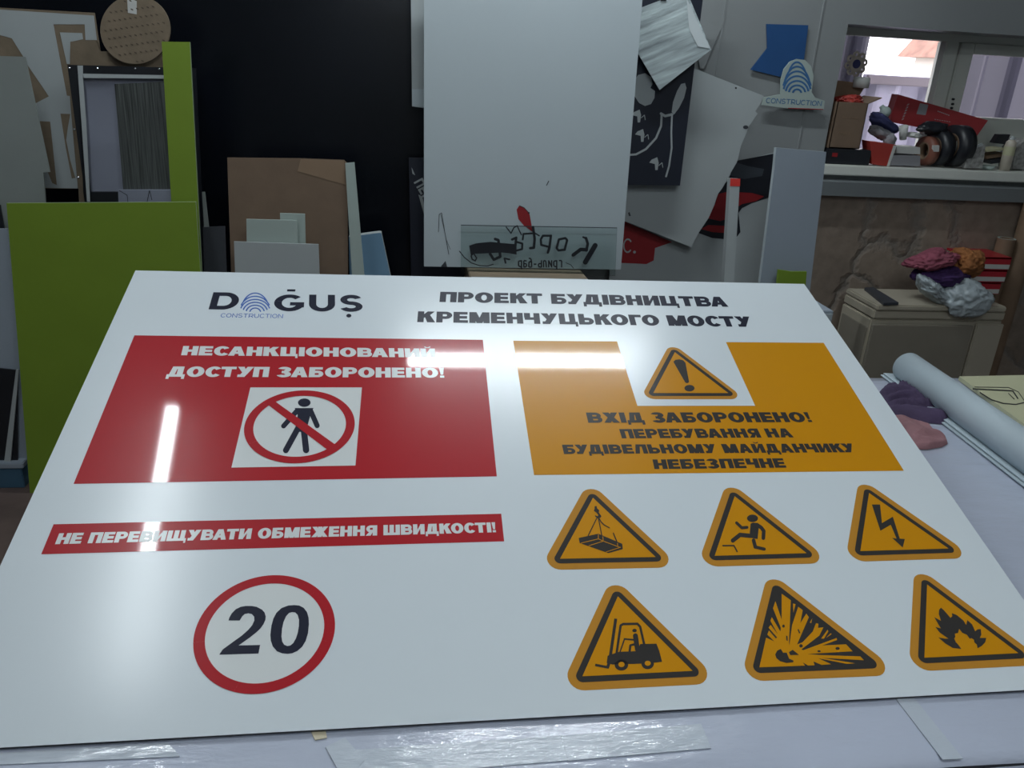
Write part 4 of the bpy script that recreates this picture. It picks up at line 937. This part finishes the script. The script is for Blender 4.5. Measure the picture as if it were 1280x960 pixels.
# ================================================================== THINGS ON THE WINDOW LEDGE
K = dict(off=(1020, 90), sc=7.68); K2 = dict(off=(1140, 100), sc=8.0)
def kp(a, b_, Y, k=K): return onY(k['off'][0] + a / k['sc'], k['off'][1] + b_ / k['sc'], Y)
def slab(name, label, cat, pts, Y, depth, mat, k=K, parent=None, drop=True, group=None):
    """a body whose front face is the pixel outline at depth Y, running depth back"""
    q = [kp(a, b_, Y, k) for a, b_ in pts]; cx = sum(v.x for v in q) / len(q); z0 = min(v.z for v in q)
    bm = bmesh.new(); add_prism(bm, [[(v.x - cx, v.z - z0) for v in q]], -depth, 0)
    bmesh.ops.transform(bm, matrix=Matrix(((1, 0, 0, 0), (0, 0, -1, 0), (0, 1, 0, 0), (0, 0, 0, 1))), verts=bm.verts)
    me = bm_mesh(name, bm)
    o = link(name, me, mat, parent); o.location = (cx, Y, z0)
    if parent is None: tag(o, label, cat, group)
    else: o.location = Vector((cx, Y, z0)) - parent.location
    return o
LY = LEDGE_Y + .03
fb = thing('flat_box', 'dark flat box under the cardboard box on the ledge', 'box', kp(300, 870, LY))
fz = kp(300, 740, LY).z; fb.location.z = zl; xa = kp(95, 865, LY).x; xb = kp(515, 865, LY).x; fh = fz - zl
fb.location = ((xa + xb) / 2, LY + .09, zl)
box('body', (0, 0, fh / 2), (xb - xa, .18, fh - .002), m_dark, fb, .003)
box('red_label', (-(xb - xa) * .33, -.0905, fh * .6), ((xb - xa) * .12, .001, fh * .25), m_rag_r, fb, 0)
cx = thing('open_carton', 'open brown carton at the left end of the window ledge', 'carton', (0, 0, 0))
q = [kp(*v, LY + .01) for v in ((118, 738), (415, 742), (505, 300), (210, 290))]
cx.location = ((q[0].x + q[1].x) / 2, LY + .09, fz)
bw = q[1].x - q[0].x; bh_ = q[2].z - fz
sl = (q[3].x - q[0].x) - 0
bm = bmesh.new(); x0_, x1_ = q[0].x - cx.location.x, q[1].x - cx.location.x; tpx0, tpx1 = q[3].x - cx.location.x, q[2].x - cx.location.x
def quadbox(bm, pts4, y0, y1):
    a = [bm.verts.new((x, y0, z)) for x, z in pts4]; b_ = [bm.verts.new((x, y1, z)) for x, z in pts4]
    bm.faces.new(a); bm.faces.new(b_[::-1])
    for i in range(4): bm.faces.new((a[i], a[(i + 1) % 4], b_[(i + 1) % 4], b_[i]))
bh2 = bh_
quadbox(bm, [(x0_, .001), (x1_, .001), (tpx1, bh2), (tpx0, bh2)], -.08, -.076); quadbox(bm, [(x0_, .001), (x1_, .001), (tpx1, bh2), (tpx0, bh2)], .066, .07)
quadbox(bm, [(x0_, .001), (x0_ + .004, .001), (tpx0 + .004, bh2), (tpx0, bh2)], -.08, .07); quadbox(bm, [(x1_ - .004, .001), (x1_, .001), (tpx1, bh2), (tpx1 - .004, bh2)], -.08, .07)
quadbox(bm, [(x0_, .001), (x1_, .001), (x1_, .005), (x0_, .005)], -.08, .07)
link('body', bm_mesh('body', bm), m_card, cx)
fl = [(210, 290), (500, 300), (598, 238), (520, 300), (500, 330)]
bm = bmesh.new()
quadbox(bm, [(tpx1, bh2 - .003), (tpx1 + .055, bh2 + .022), (tpx1 + .055, bh2 + .026), (tpx1, bh2 + .001)], -.08, .07); link('flap', bm_mesh('flap', bm), m_card, cx)
bm = bmesh.new(); quadbox(bm, [(tpx0, bh2), (tpx1 + .02, bh2), (tpx1 + .055, bh2 + .075), (tpx0 - .004, bh2 + .085)], .062, .066); link('flap', bm_mesh('flap', bm), m_tube, cx)
decals = []
for a, b_, w_, h_ in ((250, 425, 150, 26), (215, 570, 110, 34)):
    v = kp(a, b_, LY + .0095); v2 = kp(a + w_, b_ + h_, LY + .0095); lx = lambda vv: vv.x - cx.location.x
    decals.append((lx(v), lx(v2), v2.z - fz, v.z - fz))
bm = bmesh.new()
for x0, x1, z0, z1 in decals:
    n = 5
    for i in range(n): add_box(bm, (x0 + (x1 - x0) * (i + .5) / n, -.0805, (z0 + z1) / 2), ((x1 - x0) / n * .7, .0006, (z1 - z0) * (.6 if i % 2 else 1)))
link('printed_mark', bm_mesh('printed_mark', bm), m_tube, cx)
tag(crumple('rag_bundle', (cx.location.x + .02, LY + .075, fz + bh2 + .004), ((tpx1 - tpx0) * .42, .05, .024), m_redcup, None, .4, 2.2, 9), 'orange-red packet sticking out of the open carton', 'packet')
pr_ = kp(425, 140, LY + .15); rr = (kp(500, 90, LY + .15).x - kp(355, 90, LY + .15).x) / 2
lathe('paper_roll', [(.003, 0), (rr, 0), (rr * 1.02, .025), (rr * .98, .042), (rr * .5, .045), (.003, .044)], (0, 0, 0), m_paper)
o = bpy.data.objects['paper_roll']; o.location = (pr_.x, LY + .15, pr_.z - .005); tag(o, 'white roll of paper standing behind the open carton', 'roll')
# round lace ornament hanging on the window pane
fo = onY(1070, 80, WF - .004); R1 = 15.5 / F * (fo - CAM).dot(CF)
fl_ = thing('flower_ornament', 'round tan lace flower ornament hanging at the window', 'ornament', fo)
bm = bmesh.new(); XZ = Matrix(((1, 0, 0, 0), (0, 0, -1, 0), (0, 1, 0, 0), (0, 0, 0, 1)))
for k in range(8):
    a = k * math.pi / 4 + .2; add_prism(bm, [ell(R1 * .68 * math.cos(a), R1 * .68 * math.sin(a), R1 * .30, R1 * .30, 16), ell(R1 * .70 * math.cos(a), R1 * .70 * math.sin(a), R1 * .10, R1 * .10, 8)], 0, .003)
add_prism(bm, [ell(0, 0, R1 * .55, R1 * .55, 30), ell(0, 0, R1 * .34, R1 * .34, 24)], .001, .0045)
bmesh.ops.transform(bm, matrix=XZ, verts=bm.verts); link('petals', bm_mesh('petals', bm), m_lace, fl_)
bm = bmesh.new(); add_prism(bm, [ell(0, 0, R1 * .34, R1 * .34, 24)], .0, .006); bmesh.ops.transform(bm, matrix=XZ, verts=bm.verts); link('center', bm_mesh('center', bm), m_cloth_b, fl_)
# long red box lying tilted
RB = LY + .195
rb_ = slab('red_box', 'long red box leaning tilted before the window', 'box', [(1122.5, 118), (1235, 150.5), (1219, 173), (1112, 152)], RB, .05, m_redbox, k=dict(off=(0, 0), sc=1))
rfz = RB - .0008
def rdec(name, polys, mat):
    loc = rb_.location; bm = bmesh.new()
    for l in polys:
        q = [onY(x, y, rfz) for x, y in l]; bm.faces.new([bm.verts.new((v.x - loc.x, v.y - loc.y, v.z - loc.z)) for v in q])
    link(name, bm_mesh(name, bm), mat, rb_)
rdec('white_label', [[(1150, 129), (1160.5, 131), (1157, 144), (1145.5, 142.5)]], m_cloth_g)
w_ = []
for k in range(6):
    x = 1127 + k * 1.3; y = 150 - k * 3.6; w_ += [l for lo in stroke([(x, y), (x + 2.6, y - 1.4)], .6, 0) + stroke([(x + .6, y - 1.6), (x + 3.2, y - 2.2)], .5, 0) for l in lo]
for k in range(7): w_ += [l for lo in stroke([(1172 + k * 2.2, 139 + k * .8), (1173.4 + k * 2.2, 139.3 + k * .8)], 1.1, 0) + stroke([(1168 + k * 3, 149 + k * .5), (1170 + k * 3, 149.4 + k * .5)], .6, 0) for l in lo]
rdec('printed_marks', w_, m_foam)
# ball, cloths, cup and small things
v = kp(665, 385, LY + .17); r_ = 52 / 7.68 / F * (v - CAM).dot(CF)
lathe('light_bulb', [(.001, -r_)] + [(r_ * math.cos(a * math.pi / 12), r_ * math.sin(a * math.pi / 12)) for a in range(-5, 5)] + [(r_ * .45, r_ * 1.0), (r_ * .42, r_ * 1.35), (.001, r_ * 1.38)], (0, 0, 0), m_foamg, axis=Vector((-.5, .2, .6)))
o = bpy.data.objects['light_bulb']; o.location = v; tag(o, 'round white bulb lying behind the blue cloth', 'bulb')
def cl(name, label, pts, Y, mat, seed, dy=.05, rot=0., cat='cloth', amp=.28, group=None):
    a, b_, rx, rz_ = pts; c = kp(a, b_, Y); s = F / (c - CAM).dot(CF) * 7.68
    return tag(crumple(name, c, (rx / s, dy, rz_ / s), mat, None, amp, 2.2, seed, 4, rot=rot, flat=zl), label, cat, group)
cl('cloth_bundle', 'dark blue cloth on the ledge behind the work gloves', (650, 500, 160, 62), LY + .16, m_cloth_b, 4, rot=.45)
cl('work_glove', 'pale grey glove lying rolled on the red plastic pot', (620, 590, 120, 52), LY + .09, m_cloth_g, 6, dy=.035, rot=.35, cat='glove', group='work gloves on the ledge')
cl('work_glove', 'pale glove with its cuff hanging over the red pot', (705, 650, 70, 55), LY + .07, m_cloth_g, 15, dy=.03, rot=.7, cat='glove', group='work gloves on the ledge')
def potpiece(): pass
t = slab('plastic_pot', 'square red plastic pot on the ledge', 'pot', [(520, 665), (770, 700), (690, 905), (540, 885)], LY, .07, m_redcup)
slab('cut_edge', None, None, [(745, 705), (775, 705), (705, 905), (680, 905)], LY - .001, .004, m_paper, parent=t)
c = kp(835, 575, LY + .10); rr = .020
o = lathe('paper_cup', [(.002, 0), (rr * .75, 0), (rr, .058), (rr * .9, .058), (rr * .66, .006), (.002, .005)], (0, 0, 0), m_paper, axis=Vector((-.3, -.2, .9))); o.location = c - Vector((-.008, 0, .03)); tag(o, 'small white paper cup lying above the white carton', 'cup')
cl('tissue', 'crumpled white tissue beside the paper cup', (940, 605, 70, 28), LY + .1, m_paper, 17, dy=.03, cat='tissue')
t = slab('white_carton', 'white folded carton in the middle of the ledge', 'carton', [(775, 715), (1000, 725), (1000, 790), (770, 780)], LY + .01, .09, m_paper)
slab('white_tray', 'white paper tray under the folded carton', 'tray', [(740, 800), (1000, 805), (1000, 905), (715, 895)], LY, .1, m_cloth_g)
# black tape rolls standing on edge and lumps behind
def taperoll(a, b_, r_px, wdt, Y, label, mat, k=K2, ax=Vector((0, 1, 0))):
    c = kp(a, b_, Y, k); r = r_px / k['sc'] / F * (c - CAM).dot(CF)
    c.z = max(c.z, zl + r + .0005)
    t = thing('tape_roll', label, 'tape', c, group='tape rolls on the ledge')
    lathe('roll', [(r * .6, -wdt / 2), (r, -wdt / 2), (r, wdt / 2), (r * .6, wdt / 2)], (0, 0, 0), mat, t, ax, 32)
    lathe('core', [(r * .6, -wdt / 2 - .001), (r * .6, wdt / 2 + .001), (r * .5, wdt / 2 + .001), (r * .5, -wdt / 2 - .001), (r * .6, -wdt / 2 - .001)], (0, 0, 0), m_tube, t, ax, 32)
    return t
taperoll(440, 660, 200, .062, LY + .075, 'large black tape roll standing on the ledge', m_dark, ax=Vector((1, .1, 0)))
taperoll(262, 680, 170, .05, LY + .085, 'smaller black tape roll beside the large black one', m_dark, ax=Vector((1, .15, 0)))
taperoll(148, 710, 140, .036, LY + .08, 'rust brown tape roll right of the white carton', m_rust, ax=Vector((1, .1, 0)))
slab('small_packet', 'small pale packet between brown and black tape rolls', 'packet', [(220, 655), (275, 655), (270, 718), (215, 716)], LY + .015, .015, m_paper, K2, drop=False)
cl('dark_bag', 'black bag heaped under the long red box', (1120, 540, 150, 60), LY + .09, m_dark, 27, dy=.03, cat='bag')
t = slab('newspaper_pack', 'crumpled newsprint pack before the black tape roll', 'pack', [(530, 880), (560, 735), (620, 660), (735, 650), (720, 780), (700, 885)], LY, .05, m_newsp, K2)
slab('white_flap', None, None, [(545, 705), (700, 628), (715, 655), (600, 700)], LY - .002, .004, m_foam, K2, parent=t)
c = kp(785, 855, LY + .02, K2); o = lathe('small_bowl', [(.004, .0), (.02, .001), (.032, .018), (.030, .018), (.018, .004), (.004, .003)], (0, 0, 0), m_foamg); o.location = (c.x, LY + .035, zl + .0005); tag(o, 'small white bowl left of the spray bottle', 'bowl')
for k, (pts, lab, mt) in enumerate((([(740, 700), (930, 680), (940, 700), (745, 720)], 'uppermost pale strip of wood on the papers', m_ply), ([(740, 760), (940, 730), (940, 760), (745, 790)], 'brown strip of wood among the papers', m_tube), ([(780, 800), (930, 770), (935, 820), (790, 840)], 'lowest dark strip of wood behind the bowl', m_darkg))):
    slab('wood_strip', lab, 'strip', pts, LY + .09 + .01 * k, .08, mt, K2, group='strips of wood on the ledge')
slab('telephone', 'black handset standing behind the strips of wood', 'phone', [(815, 630), (870, 545), (985, 545), (940, 645)], LY + .13, .03, m_dark, K2)
bt = thing('spray_bottle', 'beige spray bottle at the right end of the ledge', 'bottle', (0, 0, 0))
c = kp(945, 890, LY + .02, K2); bt.location = (c.x + .004, LY + .04, zl); hb_ = kp(990, 600, LY + .02, K2).z - zl; rb2 = 52 / 8 / F * (c - CAM).dot(CF)
lathe('body', [(.001, .0005), (rb2, .0005), (rb2, hb_ * .8), (rb2 * .9, hb_ * .93), (rb2 * .45, hb_), (.001, hb_)], (0, 0, 0), m_bottle, bt)
lathe('cap', [(rb2 * .42, hb_ * .99), (rb2 * .42, hb_ * 1.1), (.001, hb_ * 1.12)], (0, 0, 0), m_foam, bt)
lathe('label_band', [(rb2 * 1.01, hb_ * .5), (rb2 * 1.01, hb_ * .78)], (0, 0, 0), m_ply, bt)
slab('paper_heap', 'heap of papers and wires right of the spray bottle', 'papers', [(1010, 890), (1020, 780), (1050, 690), (1130, 600), (1200, 600), (1200, 890)], LY + .05, .1, m_newsp, K2)
